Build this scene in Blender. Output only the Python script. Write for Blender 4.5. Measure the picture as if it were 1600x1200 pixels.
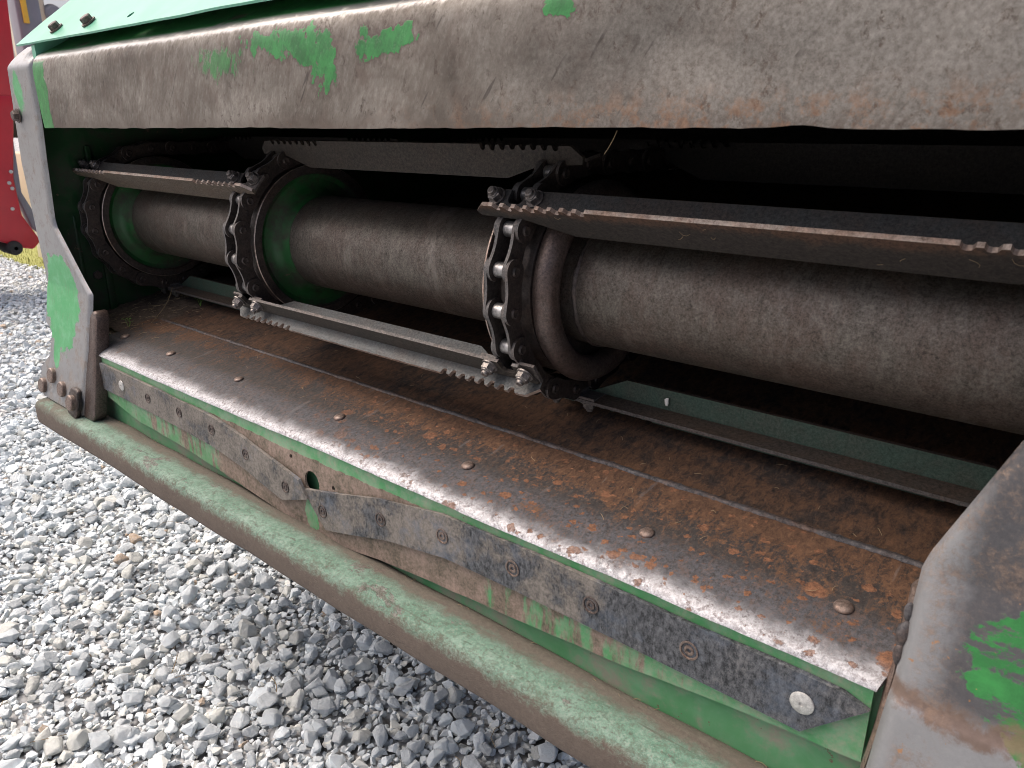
import bpy, bmesh, math, random
import numpy as np
from mathutils import Vector, Matrix, noise as mnoise

for o in list(bpy.data.objects):
    bpy.data.objects.remove(o)
R = math.radians
scene = bpy.context.scene
COL = scene.collection
random.seed(7)

# ------------------------------------------------------------------ camera, sky, sun, exposure
EYE = Vector((0.0, 0.0, 0.95))
PITCH, YAW = R(18.726), R(49.716)          # down from level; from -X round towards +Y
cam_d = bpy.data.cameras.new('camera')
cam = bpy.data.objects.new('camera', cam_d)
COL.objects.link(cam)
cam.location = EYE
fwd = Vector((-math.cos(YAW) * math.cos(PITCH), math.sin(YAW) * math.cos(PITCH), -math.sin(PITCH)))
cam.rotation_euler = fwd.to_track_quat('-Z', 'Y').to_euler()
cam_d.sensor_width = 36
cam_d.lens = 1180 / 1600 * 36
cam_d.clip_start = 0.02
cam_d.clip_end = 500
cam_d.dof.use_dof = True
cam_d.dof.focus_distance = 0.95
cam_d.dof.aperture_fstop = 14.0
scene.camera = cam

SUN_EL, SUN_AZ = R(60), R(205)              # direction the light comes from: azimuth measured from +X towards +Y
world = bpy.data.worlds.new('World')
scene.world = world
world.use_nodes = True
wn = world.node_tree
bg = wn.nodes['Background']
sky = wn.nodes.new('ShaderNodeTexSky')
sky.sky_type = 'NISHITA'
sky.sun_disc = False
sky.sun_elevation = SUN_EL
sky.sun_rotation = R(90) - SUN_AZ
sky.air_density = 0.55
sky.dust_density = 8.0
sky.ozone_density = 0.3
wn.links.new(sky.outputs[0], bg.inputs[0])
bg.inputs[1].default_value = 0.15

sun_d = bpy.data.lights.new('sun', 'SUN')
sun_d.energy = 1.0
sun_d.angle = R(80)
sun_d.color = (1.0, 0.94, 0.86)
sun = bpy.data.objects.new('sun', sun_d)
COL.objects.link(sun)
sdir = Vector((math.cos(SUN_EL) * math.cos(SUN_AZ), math.cos(SUN_EL) * math.sin(SUN_AZ), math.sin(SUN_EL)))
sun.rotation_euler = sdir.to_track_quat('Z', 'Y').to_euler()

scene.view_settings.view_transform = 'Standard'
scene.view_settings.look = 'None'
scene.view_settings.gamma = 1
scene.view_settings.use_curve_mapping = False
scene.view_settings.exposure = 0.66
scene.cycles.max_bounces = 7
scene.cycles.use_denoising = True
scene.cycles.denoising_prefilter = 'ACCURATE'
scene.cycles.filter_width = 0.9

# ------------------------------------------------------------------ node helpers
class G:
    """a small wrapper round one material's node tree"""
    def __init__(s, name, space='Object'):
        s.m = bpy.data.materials.new(name)
        s.m.use_nodes = True
        s.t = s.m.node_tree
        s.p = s.t.nodes['Principled BSDF']
        tc = s.t.nodes.new('ShaderNodeTexCoord')
        s.P = tc.outputs[space]
        sx = s.t.nodes.new('ShaderNodeSeparateXYZ')
        s.t.links.new(s.P, sx.inputs[0])
        s.X, s.Y, s.Z = sx.outputs
    def put(s, sock, v):
        if isinstance(v, bpy.types.NodeSocket):
            s.t.links.new(v, sock)
        elif isinstance(v, (tuple, list)):
            sock.default_value = (*v, 1) if len(v) == 3 and len(sock.default_value) == 4 else v
        else:
            sock.default_value = v
    def map(s, scale=(1, 1, 1), rot=(0, 0, 0), loc=(0, 0, 0), vec=None):
        n = s.t.nodes.new('ShaderNodeMapping')
        s.t.links.new(vec or s.P, n.inputs[0])
        n.inputs['Location'].default_value = loc
        n.inputs['Rotation'].default_value = rot
        n.inputs['Scale'].default_value = scale
        return n.outputs[0]
    def noise(s, scale, detail=4, rough=0.55, dist=0, vec=None, col=False):
        n = s.t.nodes.new('ShaderNodeTexNoise')
        s.t.links.new(vec or s.P, n.inputs['Vector'])
        n.inputs['Scale'].default_value = scale
        n.inputs['Detail'].default_value = detail
        n.inputs['Roughness'].default_value = rough
        n.inputs['Distortion'].default_value = dist
        return n.outputs['Color' if col else 'Fac']
    def voro(s, scale, feature='F1', vec=None, out='Distance', rnd=1.0):
        n = s.t.nodes.new('ShaderNodeTexVoronoi')
        n.feature = feature
        s.t.links.new(vec or s.P, n.inputs['Vector'])
        n.inputs['Scale'].default_value = scale
        n.inputs['Randomness'].default_value = rnd
        return n.outputs[out]
    def ramp(s, f, stops):
        n = s.t.nodes.new('ShaderNodeValToRGB')
        s.t.links.new(f, n.inputs[0])
        e = n.color_ramp.elements
        while len(e) < len(stops):
            e.new(0.5)
        for k, (p, c) in zip(e, stops):
            k.position = p
            k.color = (c, c, c, 1) if not isinstance(c, (tuple, list)) else (*c, 1)
        return n.outputs[0]
    def step(s, f, a, b):
        """0 below a, 1 above b"""
        n = s.t.nodes.new('ShaderNodeMapRange')
        n.interpolation_type = 'SMOOTHSTEP'
        s.put(n.inputs[0], f)
        flip = a > b
        n.inputs[1].default_value, n.inputs[2].default_value = (b, a) if flip else (a, b)
        n.inputs[3].default_value, n.inputs[4].default_value = (1, 0) if flip else (0, 1)
        return n.outputs[0]
    def op(s, o, a, b=0.0, clamp=False):
        n = s.t.nodes.new('ShaderNodeMath')
        n.operation = o
        n.use_clamp = clamp
        s.put(n.inputs[0], a)
        s.put(n.inputs[1], b)
        return n.outputs[0]
    def mul(s, *a):
        r = a[0]
        for b in a[1:]:
            r = s.op('MULTIPLY', r, b)
        return r
    def add(s, a, b):
        return s.op('ADD', a, b)
    def mx(s, a, b):
        return s.op('MAXIMUM', a, b)
    def mix(s, f, a, b):
        n = s.t.nodes.new('ShaderNodeMix')
        n.data_type = 'RGBA'
        s.put(n.inputs[0], f)
        s.put(n.inputs[6], a)
        s.put(n.inputs[7], b)
        return n.outputs[2]
    def mixf(s, f, a, b):
        n = s.t.nodes.new('ShaderNodeMix')
        s.put(n.inputs[0], f)
        s.put(n.inputs[2], a)
        s.put(n.inputs[3], b)
        return n.outputs[0]
    def blob(s, c, r, wob=0.5, scale=40, lo=0.35, hi=0.45, detail=5, warp=0.0):
        """a patch with a ragged outline round c with radii r: 1 inside"""
        wv = s.t.nodes.new('ShaderNodeVectorMath')
        wv.operation = 'MULTIPLY_ADD'
        s.t.links.new(s.noise(scale * .8, 4, .6, col=True), wv.inputs[0])
        wv.inputs[1].default_value = [warp] * 3
        s.t.links.new(s.P, wv.inputs[2])
        v = s.map(scale=[1 / q for q in r], loc=[-(a + warp * .5) / q for a, q in zip(c, r)], vec=wv.outputs[0])
        n = s.t.nodes.new('ShaderNodeVectorMath')
        n.operation = 'LENGTH'
        s.t.links.new(v, n.inputs[0])
        d = s.op('SUBTRACT', 1.0, n.outputs['Value'])
        d = s.add(d, s.mul(s.op('SUBTRACT', s.noise(scale, detail, 0.66), 0.5), wob * 2))
        return d if lo is None else s.step(d, lo, hi)
    def bump(s, h, strength=0.3, dist=0.001):
        n = s.t.nodes.new('ShaderNodeBump')
        n.inputs['Strength'].default_value = strength
        n.inputs['Distance'].default_value = dist
        s.t.links.new(h, n.inputs['Height'])
        s.t.links.new(n.outputs[0], s.p.inputs['Normal'])
    def done(s, col, rough=0.5, metal=0.0, coat=0.0, spec=None):
        s.put(s.p.inputs['Base Color'], col)
        s.put(s.p.inputs['Roughness'], rough)
        s.put(s.p.inputs['Metallic'], metal)
        s.put(s.p.inputs['Coat Weight'], coat)
        if spec is not None:
            s.put(s.p.inputs['Specular IOR Level'], spec)
        return s.m

GREEN = (0.028, 0.185, 0.045)
GREEN_HI = (0.035, 0.27, 0.06)
GREEN_FADE = (0.13, 0.36, 0.20)
DUST = (0.25, 0.205, 0.165)
M = {}

def mat_hood():
    g = G('worn_hood_steel')
    v = g.map(scale=(1, 1, 0.36), vec=g.map(rot=(0, R(-28), 0)))
    brush = g.noise(210, 6, 0.78, vec=v)
    big = g.noise(6.5, 6, 0.65, 0.5)
    mid = g.noise(30, 7, 0.72, .3)
    fine = g.noise(260, 6, 0.82)
    c = g.ramp(big, [(0.35, (0.060, 0.049, 0.039)), (0.48, (0.145, 0.127, 0.107)), (0.63, (0.265, 0.243, 0.213))])
    c = g.mix(g.ramp(brush, [(0.34, 0.50), (0.58, 0.0)]), c, (0.085, 0.064, 0.050))
    c = g.mix(g.ramp(brush, [(0.55, 0.0), (0.75, 0.40)]), c, (0.36, 0.335, 0.30))
    c = g.mix(g.ramp(mid, [(0.48, 0.0), (0.70, 0.6)]), c, (0.105, 0.074, 0.058))
    # paler, greyer steel to the right
    right = g.step(g.add(g.X, g.mul(g.op('SUBTRACT', big, .5), .5)), -0.62, -0.2)
    pale = g.mix(g.ramp(fine, [(.35, 0.), (.65, 1.)]), (0.100, 0.090, 0.078), (0.30, 0.284, 0.26))
    c = g.mix(g.mul(right, 0.70), c, pale)
    # pitting, short dark scratches
    pit = g.ramp(g.noise(110, 6, 0.8, .3, vec=g.map(scale=(1, 1, .7))), [(0.55, 0.0), (0.66, 0.9)])
    c = g.mix(pit, c, (0.075, 0.055, 0.043))
    sm = g.step(g.noise(26, 2, .5), .52, .6)
    scr = g.mul(sm, g.ramp(g.noise(190, 2, 0.4, 0.1, vec=g.map(scale=(1, 1, 0.10), vec=g.map(rot=(0, R(-38), 0)))), [(0.66, 0.0), (0.71, 0.75)]))
    c = g.mix(scr, c, (0.05, 0.04, 0.034))
    # rust along the lower edge on the right
    ru = g.mul(g.step(g.Z, 0.985, 0.95), g.step(g.noise(75, 6, 0.75), 0.47, 0.62), g.step(g.X, -.7, -.2))
    c = g.mix(g.mul(ru, .75), c, g.mix(fine, (0.13, 0.06, 0.03), (0.36, 0.19, 0.10)))
    ru2 = g.step(g.noise(48, 5, 0.7), 0.69, 0.73)
    c = g.mix(g.mul(ru2, .7), c, (0.30, 0.15, 0.07))
    lowd = g.mul(g.step(g.Z, .968, .951), g.step(brush, .40, .60), .6)
    c = g.mix(lowd, c, (0.085, 0.06, 0.045))
    # remains of green paint
    raw = None
    for ce, ra in (((-0.765, 0.5, 1.036), (0.070, .3, 0.016)), ((-0.700, 0.5, 1.028), (0.060, .3, 0.022)),
                   ((-0.668, 0.5, 1.014), (0.030, .3, 0.036)), ((-0.590, 0.5, 1.024), (0.050, .3, 0.020)),
                   ((-0.555, 0.5, 1.028), (0.030, .3, 0.016)), ((-0.375, 0.5, 1.033), (0.020, .3, 0.010))):
        q = g.blob(ce, ra, 0.85, 46, None, detail=8, warp=.045)
        raw = q if raw is None else g.mx(raw, q)
    scrape = g.noise(120, 5, .75, vec=g.map(scale=(1, 1, .25), vec=g.map(rot=(0, R(-32), 0))))
    raw = g.add(raw, g.mul(g.op('SUBTRACT', scrape, .5), 1.1))
    rub = g.add(g.blob((-0.865, 0.5, 1.022), (0.085, .3, 0.026), .8, 46, None, detail=8, warp=.03), g.mul(g.op('SUBTRACT', scrape, .55), 2.2))
    rub = g.mul(g.step(rub, .32, .60), .8)
    c = g.mix(g.mul(g.step(raw, 0.02, .26), .55), c, (0.085, 0.058, 0.050))
    paint = g.mx(g.step(raw, 0.30, 0.36), rub)
    edge = g.mul(g.step(g.add(g.X, g.mul(g.noise(24, 5, .6), 0.045)), -1.367, -1.371), g.step(g.Z, 1.052, 1.047))
    paint = g.mx(paint, edge)
    top = g.mul(g.step(g.Z, 1.059, 1.066), g.step(g.noise(15, 6, .65, vec=g.map(scale=(.5, 1, 1))), 0.37, 0.42))
    paint = g.mx(paint, top)
    c = g.mix(paint, c, g.mix(g.step(g.add(g.mul(mid, .6), g.mul(scrape, .4)), .38, .60), (0.018, 0.115, 0.028), (0.032, 0.225, 0.052)))
    bend = g.mul(g.step(g.add(g.Z, g.mul(g.op('SUBTRACT', brush, .5), .012)), 1.050, 1.057), g.step(g.Z, 1.070, 1.063), g.step(g.X, -.35, -.6))
    bend = g.mul(bend, g.op('SUBTRACT', 1.0, paint))
    c = g.mix(g.mul(bend, .8), c, (0.52, 0.51, 0.51))
    rough = g.mixf(bend, g.mixf(paint, g.ramp(brush, [(0.3, 0.70), (0.7, 0.42)]), 0.40), .30)
    g.bump(g.add(g.mul(brush, .8), g.add(g.mul(pit, -.9), g.mul(paint, 1.6))), 0.45, 0.0007)
    return g.done(c, rough, g.mixf(bend, g.mixf(paint, 0.35, 0.0), .8))
M['hood'] = mat_hood()

def mat_paint(name, base=GREEN, fade=GREEN_FADE, dust=0.5, chips=0.62, rough=0.45, dcol=DUST, scale=9.0, fadeamt=.5):
    g = G(name)
    big = g.noise(scale, 6, 0.62, 0.3)
    fine = g.noise(190, 6, 0.8)
    mid = g.noise(48, 7, 0.75)
    c = g.mix(g.mul(g.step(big, 0.3, 0.7), fadeamt * 1.6), base, fade)
    d = g.mul(g.step(g.add(g.mul(big, .6), g.mul(mid, .5)), 0.72 - 0.35 * dust, 0.92 - 0.35 * dust), g.ramp(fine, [(0.25, 0.55), (0.6, 1.0)]))
    c = g.mix(d, c, g.mix(fine, [q * .7 for q in dcol], [q * 1.25 for q in dcol]))
    ch = g.step(g.noise(70, 6, 0.72, 0.2), chips, chips + 0.02)
    c = g.mix(ch, c, (0.13, 0.085, 0.06))
    g.bump(g.add(g.mul(ch, -1.0), g.mul(fine, .5)), 0.25, 0.0005)
    return g.done(c, g.mixf(d, rough, 0.85), 0.0)
M['cover'] = mat_paint('faded_cover_paint', (0.11, 0.38, 0.25), (0.18, 0.46, 0.33), 0.12, 0.735, 0.30, (0.32, .36, .30))
M['panel'] = mat_paint('dusty_green_paint', (0.075, 0.235, 0.100), (0.155, 0.325, 0.195), 0.66, 0.65, 0.5, (0.235, 0.205, 0.165), 18)
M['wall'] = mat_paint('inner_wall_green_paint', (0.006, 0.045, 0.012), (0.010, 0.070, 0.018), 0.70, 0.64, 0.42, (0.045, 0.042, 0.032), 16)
M['hub_green'] = mat_paint('hub_green_paint', (0.009, 0.080, 0.018), (0.015, 0.135, 0.030), 0.76, 0.66, 0.45, (0.040, 0.033, 0.026), 22)

def mat_flap():
    g = G('dusty_flap_paint')
    big = g.noise(6, 5, 0.6, 0.3)
    mid = g.noise(40, 6, 0.7)
    fine = g.noise(200, 6, 0.82)
    streak = g.noise(70, 5, .65, vec=g.map(scale=(1, 1, .22)))
    c = g.mix(g.step(mid, .35, .65), (0.065, 0.26, 0.095), (0.15, 0.36, 0.20))
    dust = g.mix(g.ramp(g.add(g.mul(fine, .6), g.mul(mid, .4)), [(.38, 0.), (.62, 1.)]), (0.075, 0.050, 0.040), (0.32, 0.225, 0.187))
    # the middle of the flap is rubbed bare; paint stays in a band below the lip and near the lower edge at right
    band = g.step(g.add(g.Z, g.mul(g.op('SUBTRACT', mid, .5), .010)), 0.5630, 0.5650)
    mid_x = g.mul(g.step(g.X, -1.05, -0.9), g.step(g.X, -0.30, -0.52))
    bare = g.add(g.mul(mid_x, 0.30), g.mul(g.op('SUBTRACT', streak, 0.5), 0.9))
    bare = g.add(bare, g.mul(g.op('SUBTRACT', big, .5), .5))
    bare = g.op('SUBTRACT', bare, g.mul(band, 2.0))
    right = g.step(g.X, -0.22, -0.12)
    bare = g.op('SUBTRACT', bare, g.mul(right, 0.25))
    bare = g.op('SUBTRACT', bare, g.mul(g.blob((-.745, .49, .486), (.022, .3, .034), .4, 40, .25, .4, warp=.02), .6))
    f = g.step(bare, -0.02, 0.13)
    c = g.mix(g.mul(f, .93), c, dust)
    film = g.mul(g.ramp(fine, [(0.3, 0.0), (0.75, 0.8)]), g.step(mid, .30, .62))
    c = g.mix(film, c, dust)
    ch = g.step(g.noise(85, 6, .75), 0.665, 0.68)
    c = g.mix(ch, c, (0.10, 0.055, 0.04))
    g.bump(g.add(g.mul(f, .6), g.mul(fine, .7)), 0.3, 0.0006)
    return g.done(c, g.mixf(f, 0.42, 0.85), 0)
M['flap'] = mat_flap()

def mat_beam():
    g = G('mud_caked_green_beam')
    mid = g.noise(26, 7, 0.72, .3)
    fine = g.noise(210, 6, 0.84)
    spl = g.noise(60, 7, .8, vec=g.map(scale=(.6, 1, 1)))
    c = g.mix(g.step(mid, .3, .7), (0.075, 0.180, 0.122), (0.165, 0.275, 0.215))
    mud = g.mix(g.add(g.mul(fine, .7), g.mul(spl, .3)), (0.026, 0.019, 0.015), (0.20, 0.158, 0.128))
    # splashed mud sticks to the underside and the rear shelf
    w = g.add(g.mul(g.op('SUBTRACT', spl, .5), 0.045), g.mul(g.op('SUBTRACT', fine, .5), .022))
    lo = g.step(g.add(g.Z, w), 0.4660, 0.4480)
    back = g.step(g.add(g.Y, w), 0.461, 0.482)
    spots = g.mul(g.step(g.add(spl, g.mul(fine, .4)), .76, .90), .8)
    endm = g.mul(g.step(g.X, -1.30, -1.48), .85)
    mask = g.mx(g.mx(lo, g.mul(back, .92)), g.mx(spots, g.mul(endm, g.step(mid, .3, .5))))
    speck = g.step(fine, .50, .62)
    c = g.mix(g.mul(speck, .55), c, (0.26, 0.28, 0.245))
    c = g.mix(g.mul(g.step(fine, .52, .40), .6), c, (0.10, 0.105, 0.08))
    sd = g.step(g.noise(150, 3, .7), .62, .68)
    c = g.mix(g.mul(sd, .5), c, (0.10, 0.10, 0.075))
    knock = g.mul(g.step(g.noise(14, 7, .78, .6, vec=g.map(scale=(.5, 1, 1))), .60, .63), .85)
    c = g.mix(knock, c, g.mix(g.ramp(fine, [(.38, 0.), (.62, 1.)]), (0.05, 0.042, 0.036), (0.22, 0.20, 0.185)))
    scr = g.step(g.noise(90, 3, .6, .2, vec=g.map(scale=(.07, 1, 1))), .63, .68)
    c = g.mix(g.mul(scr, .6), c, (0.06, 0.075, 0.055))
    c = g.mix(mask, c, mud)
    g.bump(g.add(g.mul(knock, -.8), g.add(g.mul(mask, .5), g.mul(g.mul(fine, mask), 1.6))), 0.6, 0.0014)
    return g.done(c, g.mixf(mask, 0.58, 0.95), 0)
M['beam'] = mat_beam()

def mat_strip():
    g = G('dusty_black_strip')
    mid = g.noise(28, 6, 0.7, .4, vec=g.map(scale=(.8, 1, .7)))
    fine = g.noise(230, 6, 0.84)
    st = g.noise(210, 6, .85, vec=g.map(rot=(0, R(15), 0), scale=(1, 1, .45)))
    dust = g.mix(g.ramp(g.add(g.mul(fine, .6), g.mul(mid, .4)), [(.38, 0.), (.62, 1.)]), (0.045, 0.041, 0.037), (0.235, 0.21, 0.185))
    dark = g.mix(g.ramp(g.add(g.mul(st, .6), g.mul(fine, .4)), [(.42, 0.), (.60, 1.)]), (0.005, 0.006, 0.009), (0.135, 0.14, 0.152))
    x = g.step(g.X, -0.34, -0.22)
    left = g.step(g.X, -.5, -.9)
    amt = g.add(g.mul(x, -0.42), g.add(g.mul(left, .07), g.add(mid, g.mul(g.op('SUBTRACT', st, .5), .35))))
    f = g.step(amt, 0.40, 0.54)
    spk = g.mul(g.step(g.add(g.mul(fine, .35), g.add(g.mul(st, .3), g.mul(mid, .35))), .51, .62), .38)
    c = g.mix(g.mx(f, spk), dark, dust)
    blue = g.mul(g.step(g.noise(20, 5, .7), .5, .66), .4)
    c = g.mix(blue, c, (0.10, 0.13, 0.18))
    g.bump(g.add(fine, st), 0.3, 0.0005)
    return g.done(c, g.mixf(f, 0.55, 0.85), 0)
M['strip'] = mat_strip()

def mat_floor(name, rear):
    g = G(name)
    big = g.noise(5.5, 5, .6, .5)
    mid = g.noise(26, 7, .75, .5)
    fib = g.noise(140, 7, .82, .5, vec=g.map(rot=(0, 0, R(28)), scale=(1, .42, 1)))
    fine = g.noise(260, 6, .85)
    steel = g.mix(g.ramp(g.add(g.mul(fib, .5), g.mul(fine, .5)), [(.34, 0.), (.68, 1.)]), (0.005, 0.0045, 0.0045), (0.080, 0.070, 0.066))
    rust = g.mix(g.ramp(g.add(g.mul(fib, .7), g.mul(fine, .3)), [(.34, 0.), (.64, 1.)]), (0.018, 0.009, 0.0055), (0.185, 0.094, 0.049))
    rust = g.mix(g.step(fine, .56, .72), rust, (0.235, 0.137, 0.075))
    if rear:
        amt = g.add(g.mul(big, .35), g.add(g.mul(mid, .45), g.mul(fib, .40)))
        f = g.step(amt, .46, .66)
        c = g.mix(f, steel, g.mix(.12, rust, (0.05, 0.028, 0.016)))
        g.bump(g.add(g.mul(fib, .9), fine), .7, .0011)
        return g.done(c, .85, g.mixf(f, .4, .05))
    patch = g.noise(11, 7, .72, .8)
    toright = g.mul(g.step(g.X, -1.05, -0.15), .07)
    seam = g.mul(g.step(g.Y, .565, .62), .13)
    front = g.mul(g.step(g.Y, .590, .54), -.135)
    grain = g.op('SUBTRACT', g.add(g.mul(fib, .55), g.mul(fine, .45)), .5)
    amt = g.add(g.add(g.mul(patch, .80), g.mul(mid, .25)), g.add(g.add(toright, front), g.add(seam, g.mul(grain, 1.35))))
    f = g.step(amt, .50, .64)
    wob = g.t.nodes.new('ShaderNodeVectorMath')
    wob.operation = 'MULTIPLY_ADD'
    g.t.links.new(g.noise(110, 4, .7, col=True), wob.inputs[0])
    wob.inputs[1].default_value = (.012, .012, .012)
    g.t.links.new(g.map(scale=(.75, 1.0, 1.0)), wob.inputs[2])
    spots = None
    for sc, lim, size in ((38, .62, .40), (75, .50, .42), (130, .45, .45)):
        vd = g.voro(sc, vec=wob.outputs[0])
        vc = g.t.nodes.new('ShaderNodeSeparateColor')
        g.t.links.new(g.voro(sc, vec=wob.outputs[0], out='Color'), vc.inputs[0])
        rad = g.mul(g.op('SUBTRACT', vc.outputs[0], lim, True), size / (1 - lim))
        sp = g.step(g.op('SUBTRACT', rad, vd), -.01, .06)
        spots = sp if spots is None else g.mx(spots, sp)
    spots = g.mul(spots, g.step(g.add(g.X, g.mul(g.op('SUBTRACT', patch, .5), 1.6)), -.95, -.45))
    fl1 = g.noise(170, 5, .8, .3, vec=g.map(loc=(3, 1, 0), rot=(0, 0, R(-20)), scale=(1, .6, 1)))
    steel = g.mix(g.mul(g.step(fl1, .50, .60), .75), steel, g.mix(fine, (0.045, 0.024, 0.015), (0.135, 0.082, 0.056)))
    steel = g.mix(g.mul(g.step(fl1, .40, .30), .35), steel, (0.16, 0.148, 0.14))
    c = g.mix(g.mul(f, .90), steel, rust)
    c = g.mix(g.mul(spots, .85), c, g.mix(g.ramp(fine, [(.36, 0.), (.62, 1.)]), (0.070, 0.028, 0.015), (0.28, 0.130, 0.066)))
    f = g.mx(f, spots)
    scrp = g.step(g.noise(75, 3, .5, .1, vec=g.map(rot=(0, 0, R(-35)), scale=(1, .06, 1))), .66, .70)
    c = g.mix(g.mul(scrp, .25), c, (0.20, 0.185, 0.18))
    # the nose is rubbed to bright metal by crop passing over it
    fn = g.op('SUBTRACT', fine, .5)
    nose = g.step(g.add(g.Y, g.add(g.mul(fn, .030), g.mul(g.op('SUBTRACT', mid, .5), .040))), .512, .493)
    c2 = g.mix(g.step(fine, .40, .66), (0.19, 0.185, 0.195), (0.64, 0.645, 0.665))
    pitn = g.mul(g.step(g.noise(170, 5, .75), .54, .62), .85)
    c2 = g.mix(pitn, c2, (0.115, 0.092, 0.090))
    nose = g.mul(nose, g.op('SUBTRACT', 1.0, g.mul(spots, .75)))
    c = g.mix(nose, c, c2)
    blue = g.mul(g.step(g.Y, .556, .528), g.op('SUBTRACT', 1.0, f))
    c = g.mix(g.mul(blue, g.ramp(fine, [(.38, .03), (.62, .42)])), c, (0.15, 0.162, 0.195))
    rough = g.mixf(nose, g.mixf(f, .70, .88), g.ramp(fine, [(.3, .40), (.7, .60)]))
    g.bump(g.add(g.mul(fib, .7), g.add(fine, g.mul(f, .5))), .5, .0007)
    return g.done(c, rough, g.mixf(nose, g.mixf(f, .15, .05), .70))
M['lip'] = mat_floor('rusty_lip_steel', False)
M['floor'] = mat_floor('rusty_floor_steel', True)

def mat_steel(name, dark, light, scale=300, rough=(.35, .6), metal=.7, brown=.35, bcol=(0.12, 0.075, 0.055)):
    g = G(name)
    fine = g.noise(scale * .62, 6, .85)
    mid = g.noise(22, 6, .7, .4)
    blot = g.noise(75, 5, .75)
    k = g.add(g.mul(fine, .8), g.mul(blot, .2))
    c = g.mix(g.ramp(k, [(.36, 0.0), (.62, 1.0)]), dark, light)
    c = g.mix(g.mul(g.step(g.add(g.mul(mid, .7), g.mul(fine, .3)), .42, .62), brown), c, g.mix(g.ramp(fine, [(.35, 0.), (.65, 1.)]), [q * .4 for q in bcol], [q * 1.8 for q in bcol]))
    g.bump(fine, .45, .0008)
    return g.done(c, g.ramp(fine, [(.3, rough[1]), (.7, rough[0])]), metal)
def mat_tube():
    g = G('drum_tube_steel')
    fine = g.noise(420, 6, .85)
    mid = g.noise(20, 7, .74, .6)
    band = g.noise(22, 5, .7, .5, vec=g.map(scale=(1, .30, .30)))
    scuff = g.noise(95, 6, .8, .2, vec=g.map(rot=(R(0), R(0), R(0)), scale=(1, .62, .62)))
    c = g.mix(g.ramp(g.add(g.mul(fine, .6), g.mul(scuff, .4)), [(.37, 0.0), (.63, 1.0)]), (0.036, 0.030, 0.025), (0.225, 0.198, 0.170))
    brown = g.step(g.add(g.mul(mid, .6), g.mul(band, .4)), .43, .60)
    c = g.mix(g.mul(brown, .75), c, g.mix(g.ramp(fine, [(.36, 0.), (.64, 1.)]), (0.030, 0.020, 0.015), (0.155, 0.108, 0.084)))
    pol = g.step(g.add(g.mul(band, .7), g.mul(scuff, .3)), .53, .66)
    c = g.mix(g.mul(pol, .38), c, (0.285, 0.262, 0.235))
    scr = g.step(g.noise(60, 3, .5, .15, vec=g.map(rot=(0, R(8), R(5)), scale=(.10, 1, 1))), .685, .72)
    c = g.mix(g.mul(scr, .12), c, (0.26, 0.235, 0.21))
    g.bump(g.add(fine, scuff), .5, .0008)
    return g.done(c, g.mixf(pol, g.ramp(fine, [(.3, .56), (.7, .36)]), .30), g.mixf(brown, .72, .45))
M['tube'] = mat_tube()
M['rim'] = mat_steel('oily_rim_steel', (0.022, 0.018, 0.016), (0.10, 0.085, 0.078), 300, (.35, .55), .5, .5, (0.07, 0.042, 0.032))
M['ring'] = mat_steel('brown_ring_steel', (0.022, 0.015, 0.013), (0.185, 0.145, 0.13), 560, (.28, .5), .5, .6, (0.075, 0.045, 0.035))
M['chain'] = mat_steel('oily_chain_steel', (0.020, 0.017, 0.016), (0.085, 0.072, 0.066), 350, (.35, .6), .5, .5, (0.065, 0.042, 0.034))
M['chain_edge'] = mat_steel('rubbed_chain_edge', (0.045, 0.042, 0.041), (0.17, 0.162, 0.158), 600, (.45, .7), .4, .35)
M['roller'] = mat_steel('bright_roller_steel', (0.22, 0.21, 0.205), (0.62, 0.61, 0.60), 200, (.24, .48), .85, .45, (0.13, .10, .085))
M['slat'] = mat_steel('brown_slat_steel', (0.016, 0.012, 0.010), (0.085, 0.068, 0.057), 420, (.55, .8), .15, .65, (0.060, 0.036, 0.023))
M['slat_mid'] = mat_steel('dusty_dark_slat_steel', (0.008, 0.0065, 0.005), (0.056, 0.046, 0.037), 420, (.6, .8), .05, .5, (0.042, 0.028, 0.020))
M['slat_shaded'] = mat_steel('oily_shaded_slat_steel', (0.005, 0.0045, 0.004), (0.026, 0.022, 0.020), 420, (.6, .8), .1, .4, (0.020, 0.014, 0.011))  # oily black, with the hood's shade on the rear slats mixed into the colour
M['slat_top'] = mat_steel('blue_grey_slat_face', (0.012, 0.013, 0.0135), (0.078, 0.082, 0.082), 520, (.5, .7), .25, .6, (0.055, 0.037, 0.028))
M['slat_pale'] = mat_steel('pale_slat_face', (0.022, 0.025, 0.026), (0.125, 0.134, 0.138), 520, (.42, .65), .4, .4, (0.065, 0.048, 0.039))
M['slat_green'] = mat_steel('dull_green_slat_face', (0.012, 0.032, 0.022), (0.072, 0.120, 0.092), 520, (.5, .7), .1, .45, (0.060, 0.050, 0.040))
M['crest'] = mat_steel('rubbed_slat_crest', (0.16, 0.11, 0.085), (0.66, 0.58, 0.52), 300, (.3, .5), .6, .5, (0.26, 0.13, 0.075))
M['nut'] = mat_steel('nut_steel', (0.10, 0.09, 0.085), (0.36, 0.33, 0.31), 500, (.3, .5), .7, .3)
M['bolt'] = mat_steel('dark_bolt_steel', (0.05, 0.038, 0.036), (0.15, 0.12, 0.11), 500, (.4, .6), .5, .4)
M['rust_bolt'] = mat_steel('rusty_bolt_steel', (0.06, 0.042, 0.035), (0.30, 0.24, 0.21), 420, (.35, .65), .5, .5, (0.15, 0.075, 0.045))
M['alu'] = mat_steel('pale_rivet', (0.30, 0.295, 0.285), (0.66, 0.655, 0.63), 600, (.3, .5), .4, .2, (.4, .38, .35))
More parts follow.
